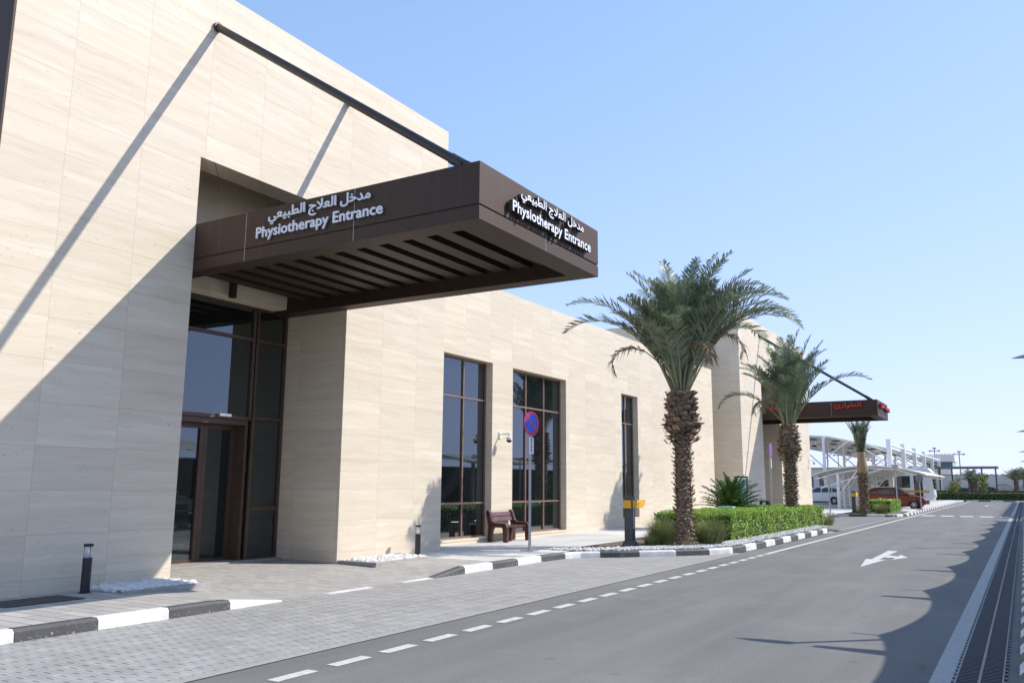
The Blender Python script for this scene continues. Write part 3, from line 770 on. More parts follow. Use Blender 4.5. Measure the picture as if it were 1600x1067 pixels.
def boots_trunk(g, c, z0, z1, r0, r1, rows, per, out=.05, mi=0):
    """overlapping cut leaf bases round a trunk"""
    for k in range(rows):
        t = k/(rows-1); z = z0+(z1-z0)*t; r = r0+(r1-r0)*t
        hh = (z1-z0)/rows
        for j in range(per):
            z = z0+(z1-z0)*t+ru(-.35, .35)*hh; a = 2*pi*(j+.5*(k % 2))/per + ru(-.14, .14); w_ = 2*pi*r/per*.52; n = Vector((cos(a), sin(a), 0)); s = Vector((-sin(a), cos(a), 0))
            o = out*ru(.35, 1.7); q = Vector((c[0], c[1], z))
            A = q+n*(r-.03)-s*w_-Vector((0, 0, hh*.9)); B = q+n*(r-.03)+s*w_-Vector((0, 0, hh*.9))
            C = q+n*(r+o)+s*w_*.75; D = q+n*(r+o)-s*w_*.75; E_ = q+n*(r-.04)+s*w_*.8+Vector((0, 0, hh*.35)); F_ = q+n*(r-.04)-s*w_*.8+Vector((0, 0, hh*.35))
            mid = q+n*(r+o*1.25)+Vector((0, 0, -hh*.15))
            g.add([A, B, C, D, E_, F_, mid], [(0, 1, 6), (1, 2, 6), (3, 0, 6), (2, 3, 6), (3, 2, 4, 5)], mi)
def date_palm(name, label, base, trunk_h, boss_h, rt, rb, fr, group='date palms along the drive', rows=24, seed=1, crown_r=.16, extra=()):
    random.seed(seed)
    t = thing(name, label, 'palm tree', base, group); bx, by, bz = base
    g = MB(); g.lathe([(rt*1.2, 0), (rt*.95, .25), (rt*.9, trunk_h), (rb*.85, trunk_h+.25), (rb*.85, trunk_h+boss_h-.2), (rb*.5, trunk_h+boss_h)], base, 18)
    boots_trunk(g, (bx, by), bz+.12, bz+trunk_h, rt*.98, rt*.95, rows, 10, .055)
    g.build('trunk', 'bark', t)
    g = MB(); z0 = bz+trunk_h-.15
    boots_trunk(g, (bx, by), z0+.12, z0+boss_h*.45, rt*1.05, rb, 6, 9, .09, 0)
    boots_trunk(g, (bx, by), z0+boss_h*.45, z0+boss_h+.1, rb, rb*.82, 7, 10, .07, 0)
    for k in range(260):   # ragged fibre
        a = ru(0, 2*pi); z = z0+ru(.1, 1)*boss_h; r = rb*ru(.85, 1.05); q = Vector((bx+r*cos(a), by+r*sin(a), z)); v = Vector((cos(a), sin(a), ru(-1.4, .8)))*ru(.06, .2)
        s = Vector((-sin(a), cos(a), 0))*ru(.006, .02); g.add([q-s, q+s, q+v], [(0, 1, 2)], 1)
    for k in range(26):
        a = ru(0, 2*pi); z = z0+boss_h*ru(.05, .5); n = Vector((cos(a), sin(a), 0)); s = Vector((-sin(a), cos(a), 0)); q = Vector((bx, by, z))+n*(rb*1.0)
        g.add([q-s*.06, q+s*.06, q+s*.045+n*.09+Vector((0, 0, .10)), q-s*.045+n*.09+Vector((0, 0, .10))], [(0, 1, 2, 3)], 2)
    g.build('boot_collar', ['bark', 'fibre', 'bootcut'], t)
    g = MB(); top = Vector((bx, by, bz+trunk_h+boss_h-.15))
    n, L0, L1, emin, emax, dr, leaf = fr
    for k in range(n):
        u = k/(n-1); az = k*2.39996+ru(-.2, .2); e = R(emin+(emax-emin)*(u**.8)+ru(-4, 4)); L = L0+(L1-L0)*u; L *= ru(.74, 1.10)*(1-.30*max(0, -sin(az)))
        b = top+Vector((cos(az), sin(az), 0))*crown_r*(1-.6*u)*ru(.7, 1.1)+Vector((0, 0, ru(-.05, .15)))
        frond(g, b, az, e, L, dr*ru(.45, 1.45)*(1.25-.5*u), leaf=leaf, twist=ru(-.35, .35), start=ru(.24, .36))
    for (az, e, L, d_) in extra: frond(g, top, R(az), R(e), L, d_, nl=54, leaf=leaf, start=.35)
    for k in range(3):   # few dry ones, hanging in the crown
        az = ru(0, 2*pi); frond(g, top+Vector((cos(az), sin(az), 0))*.1, az, R(ru(66, 80)), L0*ru(.66, .85), 3.0, nl=36, leaf=leaf*.7, mi=2, rmi=1, start=.5, sag=.8)
    g.build('crown', ['frond', 'rachis', 'dryfrond'], t)
    return t
date_palm('date_palm', 'nearest date palm with the widest crown, rising from the front of the island hedge', (-7.28, 20.25, .12), 2.6, 1.25, .205, .40,
          (76, 3.45, 3.85, 62, 89, .72, .50), seed=4, rows=26, extra=((12, 60, 4.1, 1.75), (32, 62, 4.3, 1.6), (-10, 64, 4.2, 1.9), (200, 60, 4.0, 1.6), (216, 63, 4.1, 1.3), (60, 58, 4.0, 1.5), (22, 70, 4.2, 1.5), (2, 72, 4.1, 1.6), (45, 72, 4.1, 1.2), (-14, 74, 4.0, 1.5)))
date_palm('date_palm', 'second date palm behind the far end of the hedge, dark ragged collar', (-7.3, 31.7, .12), 2.45, 1.28, .215, .36,
          (60, 3.0, 3.6, 66, 89, .62, .46), seed=11, rows=24, extra=((200, 52, 3.2, 1.9), (15, 55, 3.8, 1.3)))
random.seed(21)
# third palm: crown tied up, upper trunk wrapped
b3 = (-7.6, 49.9, .12); t = thing('date_palm', 'slim third palm with wrapped upper trunk and tied-up crown', 'palm tree', b3, 'date palms along the drive')
g = MB(); g.lathe([(.24, 0), (.20, .3), (.20, 2.3)], b3, 14); boots_trunk(g, b3, .25, 2.4, .21, .24, 20, 9, .06); g.build('trunk', 'bark', t)
g = MB(); g.lathe([(.27, 2.2), (.30, 2.55), (.22, 3.0), (.19, 3.35), (.17, 3.4)], b3, 14); g.build('sacking_wrap', 'cream' if False else 'bootcut', t)
g = MB()
for k in range(46): frond(g, Vector(b3)+Vector((ru(-.1, .1), ru(-.1, .1), 3.2)), ru(0, 2*pi), R(ru(76, 89)), ru(1.2, 2.5), .4, nl=30, leaf=.34, start=.05)
g.build('crown', ['frond', 'rachis'], t)

# island bed: soil, gravel, hedge, grass
g = MB(); g.poly([(-8.8, 17.3), (-8.4, 17.62), (-7.98, 17.95), (-7.1, 19.0), (-6.62, 19.7), (-6.33, 20.4), (-6.26, 21.3), (-6.25, 31.4), (-6.4, 32.8), (-7.0, 33.9), (-8.5, 35.3), (-9.4, 34), (-9.5, 24), (-9.35, 18.6)], .134)
struct(g.build('planting_bed', 'soil'))
import bisect
KP = [(17.3, -8.78), (17.95, -8.02), (19.0, -7.12), (19.7, -6.64), (20.4, -6.35), (21.3, -6.27), (31.4, -6.27), (32.8, -6.44), (33.9, -7.0)]
def kx(y):
    for (a, xa), (b, xb_) in zip(KP, KP[1:]):
        if a <= y <= b: return xa+(xb_-xa)*(y-a)/(b-a)
    return -7.
def gravel_pt():
    y = ru(17.35, 33.8) if rnd() < .62 else ru(17.35, 23)
    w = .95 if y < 21 else .55
    return (kx(y)-.03-w*rnd(), y, ru(.135, .165))
stones('white_gravel', 'strip of white gravel inside the striped kerb of the palm island', 'gravel', gravel_pt, 6500, .018, .038, 'gravel')

def hedge(name, label, x0, x1, y0, y1, z0, z1, n, ls, fol='hedge'):
    o = MB(); o.box(x0+.06, x1-.06, y0+.06, y1-.06, z0, z1-.06)
    t = thing(name, label, 'hedge', ((x0+x1)/2, (y0+y1)/2, z0)); o.build('core', 'hedgein', t)
    g = MB(); A = [(y1-y0)*(z1-z0), (y1-y0)*(z1-z0)*.35, (x1-x0)*(z1-z0), (x1-x0)*(z1-z0)*.4, (x1-x0)*(y1-y0)]
    tot = sum(A)
    for i in range(n):
        r = rnd()*tot; k = 0
        while r > A[k]: r -= A[k]; k += 1
        lump = .04
        x, y, z = ru(x0, x1), ru(y0, y1), ru(z0, z1)
        if k == 0: x = x1; nn = Vector((1, 0, 0))
        elif k == 1: x = x0; nn = Vector((-1, 0, 0))
        elif k == 2: y = y0; nn = Vector((0, -1, 0))
        elif k == 3: y = y1; nn = Vector((0, 1, 0))
        else: z = z1; nn = Vector((0, 0, 1))
        bulge = sin(x*3.1+1)*sin(y*2.3)*.5+sin(x*7+y*5.2)*.35+sin(z*9+y*3.7)*.3
        q = Vector((x, y, z))+nn*(bulge*lump+ru(-.07, .03))
        if k < 4: q += nn*(-.04*(1-(z-z0)/(z1-z0)))
        # round the arrises
        v = (nn+Vector((ru(-1, 1), ru(-1, 1), ru(-.6, 1)))*.75).normalized(); s = v.cross(Vector((ru(-1, 1), ru(-1, 1), ru(-1, 1)))).normalized()
        u = s.cross(v)*1.0; l = ls*ru(.6, 1.3)
        g.add([q-s*l*.5, q+u*l*.32+v*l*.1, q+s*l*.5, q-u*l*.32+v*l*.1], [(0, 1, 2, 3)])
    g.build('foliage', fol, t)
    return t
random.seed(5)
hedge('clipped_hedge', 'long clipped bright green hedge in the palm island', -9.05, -6.78, 22.6, 34.6, .13, .86, 36000, .062)
def tuft(loc, r, h, n, label, seed):
    random.seed(seed); g = MB(); x, y, z = loc
    for k in range(n):
        a = ru(0, 2*pi); rr = r*.45*rnd()**.5; b = Vector((x+rr*cos(a), y+rr*sin(a), z)); L = h*(.45+.75*rnd()**1.6); o = .1+2.0*rnd()**1.3
        d = Vector((cos(a+ru(-.6, .6)), sin(a+ru(-.6, .6)), 0)); s = Vector((-d.y, d.x, 0))*.0035
        p1 = b+Vector((0, 0, L*.6))+d*L*.18*o; p2 = b+Vector((0, 0, L*(.97-.22*o)))+d*L*.5*o
        g.add([b-s, b+s, p1+s*.8, p1-s*.8, p2], [(0, 1, 2, 3), (3, 2, 4)])
    o = g.build('grass_tuft', 'grass'); o['group'] = 'fine grass tufts in the planting beds'; return tag(o, label, 'ornamental grass')
tuft((-8.05, 20.7, .12), .62, .80, 2000, 'fine grass tuft between the yellow-banded post and the nearest palm', 31)
tuft((-6.92, 21.1, .12), .60, .78, 2000, 'fine grass tuft right of the nearest palm trunk', 32)
tuft((-6.75, 35.2, .10), .45, .6, 500, 'pale grass tuft at the far end of the long hedge', 33)
tuft((-8.1, 20.15, .12), .4, .35, 700, 'low grass tuft at the foot of the yellow-banded post', 34)

# cycad in a clay pot and clutter behind the hedge
random.seed(9)
cb = (-9.1, 30.2, .13)
t = thing('cycad_plant', 'dark green cycad with stiff arching leaves in a clay pot behind the hedge', 'plant', cb)
g = MB(); g.lathe([(.28, 0), (.36, .5), (.42, .55), (.42, .62), (.34, .62)], cb, 20); g.build('pot', 'pot', t)
g = MB()
for k in range(64):
    az = k*2.4; u = k/63; e = R(12+70*u+ru(-5, 5)); L = ru(1.15, 1.4)
    frond(g, Vector(cb)+Vector((0, 0, .62)), az, e, L, ru(.3, .7), nl=34, leaf=.20, start=.10, w0=.014, lw=.014, sag=.05)
g.build('leaves', ['cycas', 'cycas'], t)
g = MB(); g.box(-8.95, -8.45, 28.2, 28.6, .62, .92); g.box(-8.9, -8.5, 28.25, 28.55, .13, .62)
tag(g.build('storage_box', 'cyan', bevel=.01), 'pale blue box showing above the hedge beside the cycad', 'box')
t = thing('equipment_box', 'small black box unit standing behind the hedge before the second portal', 'equipment box', (-8.6, 33.0, .13))
g = MB(); g.box(-8.72, -8.5, 32.9, 33.1, .13, .84); g.build('stand', 'black', t)
g = MB(); g.box(-8.78, -8.42, 32.82, 33.12, .84, 1.05); g.build('housing', 'black', t, bevel=.01)
g = MB(); g.box(-8.66, -8.54, 32.81, 32.82, .9, 1.0); g.build('screen', 'letter', t)
t = thing('leaning_board', 'dark framed board leaning behind the cycad', 'notice board', (-10.0, 34.2, .13))
g = MB(); g.extrude([(34.0, .13), (34.04, .13), (34.3, 2.0), (34.26, 2.0)], 'x', -10.15, -10.10); g.extrude([(34.0, .13), (34.04, .13), (34.3, 2.0), (34.26, 2.0)], 'x', -9.65, -9.6)
g.box(-10.15, -9.6, 34.24, 34.3, 1.94, 2.0); g.build('frame', 'black', t)
g = MB(); g.extrude([(34.10, .8), (34.12, .8), (34.26, 1.92), (34.24, 1.92)], 'x', -10.1, -9.65); g.build('panel', 'cyan', t)

# second island
g = MB(); g.poly([(-8.55, 49.7), (-6.6, 50.1), (-6.1, 52), (-6.2, 58), (-8.4, 58)], .133); struct(g.build('planting_bed_far', 'soil'))
hedge('clipped_hedge', 'short clipped hedge in front of the red car', -8.1, -6.75, 53.6, 58.6, .13, .82, 6000, .09)
tuft((-7.0, 51.8, .12), .7, .7, 1200, 'dry grass tuft before the short hedge', 41)
tuft((-8.0, 50.9, .12), .5, .5, 700, 'dry grass tuft at the foot of the wrapped palm', 42)

# ================================================================== vehicles
def vehicle_suv(name, label, paint, cat='car', group=None):
    """nose at +X, centre at origin, 4.5 m long"""
    t = thing(name, label, cat, (0, 0, 0), group)
    W = .90
    lower = [(-2.2, .42), (-2.25, .75), (-2.2, 1.02), (-1.9, 1.06), (-1.0, 1.07), (.75, 1.05), (1.2, 1.0), (1.75, .93), (2.1, .82), (2.22, .62), (2.2, .36), (1.85, .30), (1.78, .32)]
    def arch(cx, r, n=9): return [(cx+r*cos(pi*k/n), .33+r*sin(pi*k/n)) for k in range(n+1)]
    out = lower[:-1] + arch(1.38, .40) + [(.9, .28), (-.9, .28)] + arch(-1.35, .40) + [(-1.85, .32)]
    def loft(prof, ys, name, mat, parent, shrink, mats=None, bev=.0):
        g = MB(); n = len(prof); vs = []
        for (y, k) in ys: vs += [(x*(1 if abs(x) < 1.5 else 1-(1-k)*.25), y, z if z < .5 else .5+(z-.5)*k) for x, z in prof]
        fs = [tuple(range(n)), tuple(range((len(ys)-1)*n, len(ys)*n))[::-1]]
        for j in range(len(ys)-1): fs += [(j*n+i, (j+1)*n+i, (j+1)*n+(i+1) % n, j*n+(i+1) % n) for i in range(n)]
        g.add(vs, fs); return g.build(name, mat, parent, smooth=False, bevel=bev)
    body = loft(out, [(-W, .93), (-W+.06, .99), (-W+.2, 1.0), (W-.2, 1.0), (W-.06, .99), (W, .93)], 'body', paint, t, 0, bev=.02)
    g = MB(); P = [(-2.05, 1.04), (-1.75, 1.50), (-1.3, 1.60), (-.3, 1.62), (.25, 1.56), (1.05, 1.04)]
    ws = {1.04: W-.05}
    vs = []
    for s in (-1, 1):
        for (x, z) in P: vs.append((x, s*(W-.06-(z-1.04)*.36), z))
    n = 6; g.add(vs, [tuple(range(n)), tuple(range(2*n-1, n-1, -1))]+[(i, i+n, (i+1) % n+n, (i+1) % n) for i in range(n)]); g.build('cabin', paint, t, bevel=.03)
    def side(pts, s): return [(x, s*(W-.06-(z-1.04)*.36+.006), z) for x, z in pts]
    for s in (-1, 1):
        for pts in ([(-1.72, 1.12), (-1.2, 1.10), (-1.2, 1.50), (-1.55, 1.42)], [(-1.12, 1.10), (-.28, 1.09), (-.28, 1.54), (-1.12, 1.52)], [(-.20, 1.09), (.78, 1.08), (.2, 1.48), (-.20, 1.54)]):
            g = MB(); g.add(side(pts, s), [tuple(range(4)) if s < 0 else tuple(range(3, -1, -1))]); g.build('side_window', 'carglass', t)
    g = MB(); g.add([(1.02, -.70, 1.07), (1.02, .70, 1.07), (.30, .60, 1.55), (.30, -.60, 1.55)], [(0, 1, 2, 3)]); g.build('windscreen', 'carglass', t)
    g = MB(); g.add([(-2.06, .70, 1.08), (-2.06, -.70, 1.08), (-1.80, -.60, 1.46), (-1.80, .60, 1.46)], [(0, 1, 2, 3)]); g.build('rear_window', 'carglass', t)
    for s in (-1, 1):
        for cx in (-1.35, 1.38):
            y0, y1 = s*(W-.20), s*(W-.005)
            g = MB(); g.tube((cx, y0, .33), (cx, y1, .33), .345, n=28); wh = g.build('wheel', 'tyre', t, bevel=.02)
            g = MB(); g.tube((cx, y1-s*.01, .33), (cx, y1+s*.004, .33), .235, n=28, mi=1)
            for k in range(6):
                a = k*pi/3; d = Vector((cos(a), 0, sin(a))); e = Vector((-sin(a), 0, cos(a))); c = Vector((cx, y1+s*.012, .33))
                v = [c+e*.035, c-e*.035, c+d*.225-e*.022, c+d*.225+e*.022]; g.add(v, [(0, 1, 2, 3) if s > 0 else (3, 2, 1, 0)], 0)
            g.tube((cx, y1+s*.0, .33), (cx, y1+s*.02, .33), .05, n=12); g.build('rim', ['rim', 'black'], wh)
        g = MB(); g.add([(2.12, s*.50, .68), (2.10, s*.50, .84), (1.72, s*.86, .90), (1.78, s*.875, .74), (2.05, s*.80, .70)], [(0, 1, 2, 3, 4) if s > 0 else (4, 3, 2, 1, 0)])
        g.box(1.75, 2.08, min(s*.58, s*.84), max(s*.58, s*.84), .71, .85); g.build('headlight', 'lamp', t, bevel=.02)
        g = MB(); g.box(-2.24, -1.98, min(s*.66, s*.89), max(s*.66, s*.89), .80, 1.0); g.build('tail_light', 'tail', t, bevel=.02)
        g = MB(); g.box(.62, .80, min(s*.90, s*1.05), max(s*.90, s*1.05), 1.06, 1.20); g.box(.68, .74, min(s*.80, s*.92), max(s*.80, s*.92), 1.06, 1.10); g.build('mirror', paint, t, bevel=.03)
        g = MB()
        for x in (-1.16, -.24, .86): g.box(x-.006, x+.006, min(s*.899, s*.903), max(s*.899, s*.903), .42, 1.02)
        g.build('door_gap', 'black', t)
        g = MB()
        for x in (-.42, .58): g.box(x-.09, x+.09, min(s*.90, s*.925), max(s*.90, s*.925), .90, .93)
        g.build('door_handle', paint, t)
    g = MB(); g.box(2.16, 2.235, -.45, .45, .42, .66); g.build('grille', 'black', t)
    g = MB(); g.box(-1.75, 1.8, -.8, .8, .20, .30); g.build('underbody', 'black', t)
    g = MB()
    for s in (-1, 1): g.box(-1.5, .0, s*.62-.02, s*.62+.02, 1.62, 1.665)
    g.build('roof_rail', 'rim', t)
    return t
red = vehicle_suv('parked_car', 'red estate car parked under the low white canopy behind the short hedge', 'carred')
place(red, (-7.85, 65.6, .10), R(-4), None, .92)
wc = vehicle_suv('parked_car', 'silver-white estate car seen past the far corner of the building', 'carwhite')
place(wc, (-15.6, 78.2, .10), R(184), None, .95)
def recolour(o, frm, to):
    for c in kids(o):
        if c.data and any(m and m.name == M[frm].name for m in c.data.materials):
            c.data = c.data.copy()
            for i, m in enumerate(c.data.materials):
                if m.name == M[frm].name: c.data.materials[i] = M[to]
for (x, y, rz, pm, lab, s) in ((-4.9+3.0-4.6, 121, 0, 'bluecar', 'small blue car parked far off beneath the grey roof', .9), (-3.9, 128, .2, 'greycar', 'dark grey car parked far off right of the bushy palms', 1.0), (-6.6, 133, .1, 'greycar', 'dark car parked far off behind the slender young tree', .9)):
    c = copy_tree(red); recolour(c, 'carred', pm); place(c, (x, y, .1), rz, lab, s); c['group'] = 'cars parked far down the road'
# cars in the shaded bays on the right: seen only in the window reflections
for i in range(6):
    c = copy_tree(red); recolour(c, 'carred', ['carwhite', 'greycar', 'buswhite'][i % 3])
    place(c, (5.6, 9.2+4.66*i, .12), pi, 'car parked under the right-hand shade canopies, seen reflected in the windows', 1.); c['group'] = 'cars under the shade canopies on the right'

def bus(name, label, loc, L=9.0, rz=0., H=3.2):
    t = thing(name, label, 'bus', (0, 0, 0), 'white buses in the car park')
    g = MB(); W = 1.2; g.extrude([(-L/2, .35), (L/2-.15, .35), (L/2, .7), (L/2-.12, H-.35), (L/2-.4, H), (-L/2+.15, H), (-L/2, H-.2)], 'y', -W, W); g.build('body', 'buswhite', t, bevel=.08)
    k = -L/2+.7
    while k < L/2-2.2:
        for s in (-1, 1):
            g = MB(); g.box(k, k+1.25, min(s*W, s*(W+.012)), max(s*W, s*(W+.012)), 1.45, 2.5); g.build('side_window', 'carglass', t, bevel=.05)
        k += 1.45
    for s in (-1, 1):
        g = MB(); g.box(-L/2+.1, L/2-.4, min(s*W, s*(W+.015)), max(s*W, s*(W+.015)), 1.05, 1.22); g.build('orange_band', 'orange', t)
        for cx in (-L/2+2.2, L/2-1.9):
            g = MB(); g.tube((cx, s*(W-.3), .45), (cx, s*(W+.02), .45), .46, n=24); wh = g.build('wheel', 'tyre', t)
            g = MB(); g.tube((cx, s*(W+.02), .45), (cx, s*(W+.03), .45), .25, n=20); g.build('rim', 'rim', wh)
    g = MB(); g.box(L/2-.02, L/2+.02, -W+.12, W-.12, 1.35, 2.65); g.build('windscreen', 'carglass', t)
    for s in (-1, 1):
        g = MB(); g.box(L/2-.02, L/2+.03, s*.85-.15, s*.85+.15, .65, .85); g.build('headlight', 'lamp', t)
    g = MB(); g.box(L/2-1.6, L/2-.9, -W-.014, -W, .5, 2.6); g.build('door', 'carglass', t)
    return place(t, loc, rz)
bus('parked_bus', 'white bus with an orange band behind the red car', (-10.9, 84, .1), 8.2, 0)
bus('parked_bus', 'white bus further left behind the low canopy', (-19.2, 88, .1), 7., 0)

# ================================================================== car park canopies
def vault(g, x0, x1, y0, y1, zs, zc, th=.12, n=14, mi=0):
    """shallow arched roof spanning x, running along y"""
    top = []; 
    for i in range(n+1):
        t = i/n; x = x0+(x1-x0)*t; z = zs+(zc-zs)*4*t*(1-t); top.append((x, z))
    out = top+[(x, z-th) for x, z in top[::-1]]
    m = len(out); vs = [(x, y0, z) for x, z in out]+[(x, y1, z) for x, z in out]; fs = []
    for i in range(n): fs += [(i, i+1, m-2-i, m-1-i)[::-1], (i+m, i+1+m, 2*m-2-i, 2*m-1-i)]
    fs += [(i, (i+1) % m, (i+1) % m+m, i+m) for i in range(m)]
    g.add(vs, fs, mi)
def low_canopy(y0, label):
    t = thing('car_park_canopy', label, 'canopy', (-9, y0, .1), 'low white car park canopies')
    g = MB(); vault(g, -13.1, -5.7, y0, y0+5.4, 2.5, 3.1, .08); g.build('roof', 'fabric', t)
    for yy in (y0+.15, y0+2.5, y0+4.85):
        g = MB(); g.path([(-12.9, yy, 2.15), (-11.5, yy, 2.55), (-9.4, yy, 2.92), (-7.5, yy, 2.8), (-5.8, yy, 2.25)], .05, 6); g.build('rib', 'white', t)
        g = MB(); g.tube((-11.4, yy, .1), (-11.4, yy, 2.5), .12, n=10); g.build('post', 'white', t)
        g = MB(); g.tube((-12.6, yy, 1.5), (-8.4, yy, 2.85), .05, n=8); g.tube((-11.4, yy, 1.0), (-10.1, yy, 2.7), .05, n=8); g.build('strut', 'white', t)
low_canopy(63.6, 'nearest low white arched canopy over the red car')
low_canopy(69.2, 'second low white arched canopy behind the one over the red car')
low_canopy(74.8, 'third low white arched canopy, farthest of the low row')
# tall canopy: posts along the right side, arched roof sloping back to the left
t = thing('bus_canopy', 'tall white steel canopy with a row of posts over the buses', 'canopy', (-12, 80, .1))
g = MB()
ZT = 5.25
for k in range(5):
    y0 = 80+10*k
    zz = [( -19.5, 5.7), (-17.5, 6.35), (-15, 6.15), (-12.4, 5.55), (-10.1, 5.0)]
    n = len(zz); g.add([(x, y0+.2, z) for x, z in zz]+[(x, y0+9.8, z) for x, z in zz]+[(x, y0+.2, z-.16) for x, z in zz]+[(x, y0+9.8, z-.16) for x, z in zz],
       [(i, i+1, n+i+1, n+i) for i in range(n-1)]+[(2*n+i+1, 2*n+i, 3*n+i, 3*n+i+1) for i in range(n-1)]+[(i, 2*n+i, 2*n+i+1, i+1) for i in range(n-1)])
g.build('roof', 'fabric', t)
g = MB()
for k in range(5):
    for x, z in ((-18.4, 5.85), (-16.6, 6.02), (-14.6, 5.85), (-12.8, 5.42), (-11.3, 5.05)): g.box(x-.28, x+.28, 81+10*k, 82.2+10*k, z-.12, z-.04)
g.build('roof_lights', 'black', t)
for k in range(6):
    yy = 80+10*k
    g = MB(); g.box(-10.1, -9.72, yy-.2, yy+.2, .1, 5.75); g.build('post', 'white', t)
    g = MB(); g.box(-15.52, -15.30, yy-.11, yy+.11, .1, 6.05); g.build('post', 'white', t)
    for (a, b, z0, z1) in ((-9.95, -12.6, 3.6, 5.35), (-9.95, -11.5, 4.6, 5.2), (-15.4, -13.2, 4.1, 5.7), (-15.4, -18.2, 3.3, 6.0)):
        g = MB(); g.tube((a, yy, z0), (b, yy, z1), .06, n=8); g.build('brace', 'white', t)
g = MB(); g.tube((-9.9, 80, 5.28), (-9.9, 130, 5.28), .12, n=10); g.build('edge_beam', 'white', t)

# ================================================================== far background
def simple_box(name, mat, label, cat, *b, group=None, kind=None):
    g = MB(); g.box(*b); return tag(g.build(name, mat), label, cat, group, kind)
t = thing('low_annex', 'cream rendered low building far left behind the silver-white car', 'building', (-22, 112, 0))
g = MB(); g.box(-34, -18.6, 108, 122, 0, 3.75); g.build('wall', 'cream', t)
g = MB(); g.box(-34.1, -18.5, 107.9, 122.1, 3.75, 3.95); g.build('roof_parapet', 'cream', t)
for k in range(5):
    g = MB(); g.box(-22.6+.85*k, -22.3+.85*k, 107.55, 107.99, .1, 3.4+.25*(k % 2)); g.build('pilaster', 'cream', t)
t = thing('control_tower', 'pale building with a teal window band rising behind the car park posts', 'building', (-13, 172, 0))
g = MB(); g.box(-15.2, -10.9, 170, 178, 0, 5.2); g.build('shaft', 'towerw', t)
g = MB(); g.box(-15.6, -10.7, 169.6, 178, 5.2, 6.15); g.build('window_band', 'tglass', t)
for k in range(9): g = MB(); g.box(-15.6+.6*k, -15.54+.6*k, 169.55, 169.6, 5.2, 6.15); g.build('window_mullion', 'bollard', t)
g = MB(); g.box(-15.9, -10.3, 169.3, 178.3, 6.15, 7.4)
for k in range(7): g.box(-13.2+.42*k, -13.0+.42*k, 169.28, 169.5, 7.4, 7.6)
g.build('upper_storey', 'towerw', t)
t = thing('covered_walkway', 'long grey-brown flat roof on thin columns beyond the far hedge', 'shelter', (-8, 128, 0))
g = MB(); g.box(-13.5, -2.7, 126, 131, 4.1, 4.35); g.box(-13.5, -2.7, 126, 126.2, 3.2, 3.3); g.build('roof', 'farroof', t)
for x in (-12, -9.6, -8.1, -6.2, -4.6, -3.0):
    g = MB(); g.box(x-.09, x+.09, 126.2, 126.4, 0, 4.1); g.build('column', 'bollard', t)
t = thing('boundary_wall', 'long beige boundary wall with round railing panels at the end of the road', 'wall', (0, 150, 0))
g = MB(); g.box(-40, 45, 150, 150.4, 0, 3.5); g.build('wall', 'farwall', t)
g = MB()
for k in range(120): g.box(-40+.7*k, -40+.7*k+.3, 150, 150.4, 3.5, 3.68)
g.build('coping', 'farwall', t)
for k in range(5):
    g = MB(); cx = -9.5+3.4*k; pts = [(cx+1.25*cos(pi*j/14), 149.6, 1.1+1.0*sin(pi*j/14)) for j in range(15)]; g.path(pts, .035, 5)
    for j in (2, 5, 7, 9, 12): g.tube((cx, 149.6, 1.1), pts[j], .02, n=4)
    g.tube((cx-1.25, 149.6, 1.1), (cx+1.25, 149.6, 1.1), .035, n=5); g.build('railing_arch', 'bollard', t)
g = MB()
random.seed(13)
for (a, b, c_, lab, n) in ((-9.5, 30, 114.5, 'long low green hedge across the far end of the road', 9000),):
    hedge('far_hedge', lab, -9.8, 26, 113.6, 115.2, .13, .95, n, .17, 'hedgefar')
t = thing('kerb_planter', 'low dark brick planter wall behind the far hedge', 'wall', (0, 116.5, 0)); g = MB(); g.box(-9.5, 26, 116.3, 116.6, .1, 1.25); g.build('wall', 'trunkb', t)
def small_palm(loc, h, r, label, seed, n=36, L=1.9):
    random.seed(seed); t = thing('bushy_palm', label, 'palm tree', loc, 'bushy palms beyond the road end'); x, y, z = loc
    g = MB(); g.lathe([(r, 0), (r*.8, h*.4), (r*1.1, h)], loc, 10); boots_trunk(g, loc, z+.1, z+h, r, r*1.1, 8, 7, .07); g.build('trunk', 'bark', t)
    g = MB()
    for k in range(n): frond(g, Vector((x, y, z+h-.05)), k*2.4, R(ru(28, 84)), L*ru(.85, 1.1), ru(.5, 1.1), nl=24, leaf=.5, start=.15)
    g.build('crown', ['frond', 'rachis'], t)
small_palm((-5.55, 119, .1), 2.1, .25, 'left one of the bushy palms beyond the road end', 51)
small_palm((-5.05, 118.3, .1), 2.0, .22, 'second bushy palm, half hidden by the left one beyond the road end', 52, 24, 1.7)
small_palm((-.75, 118, .1), 2.2, .22, 'bushy palm near the right edge beyond the road end', 53)
small_palm((.25, 119, .1), 2.2, .24, 'rightmost bushy palm beyond the road end', 54)
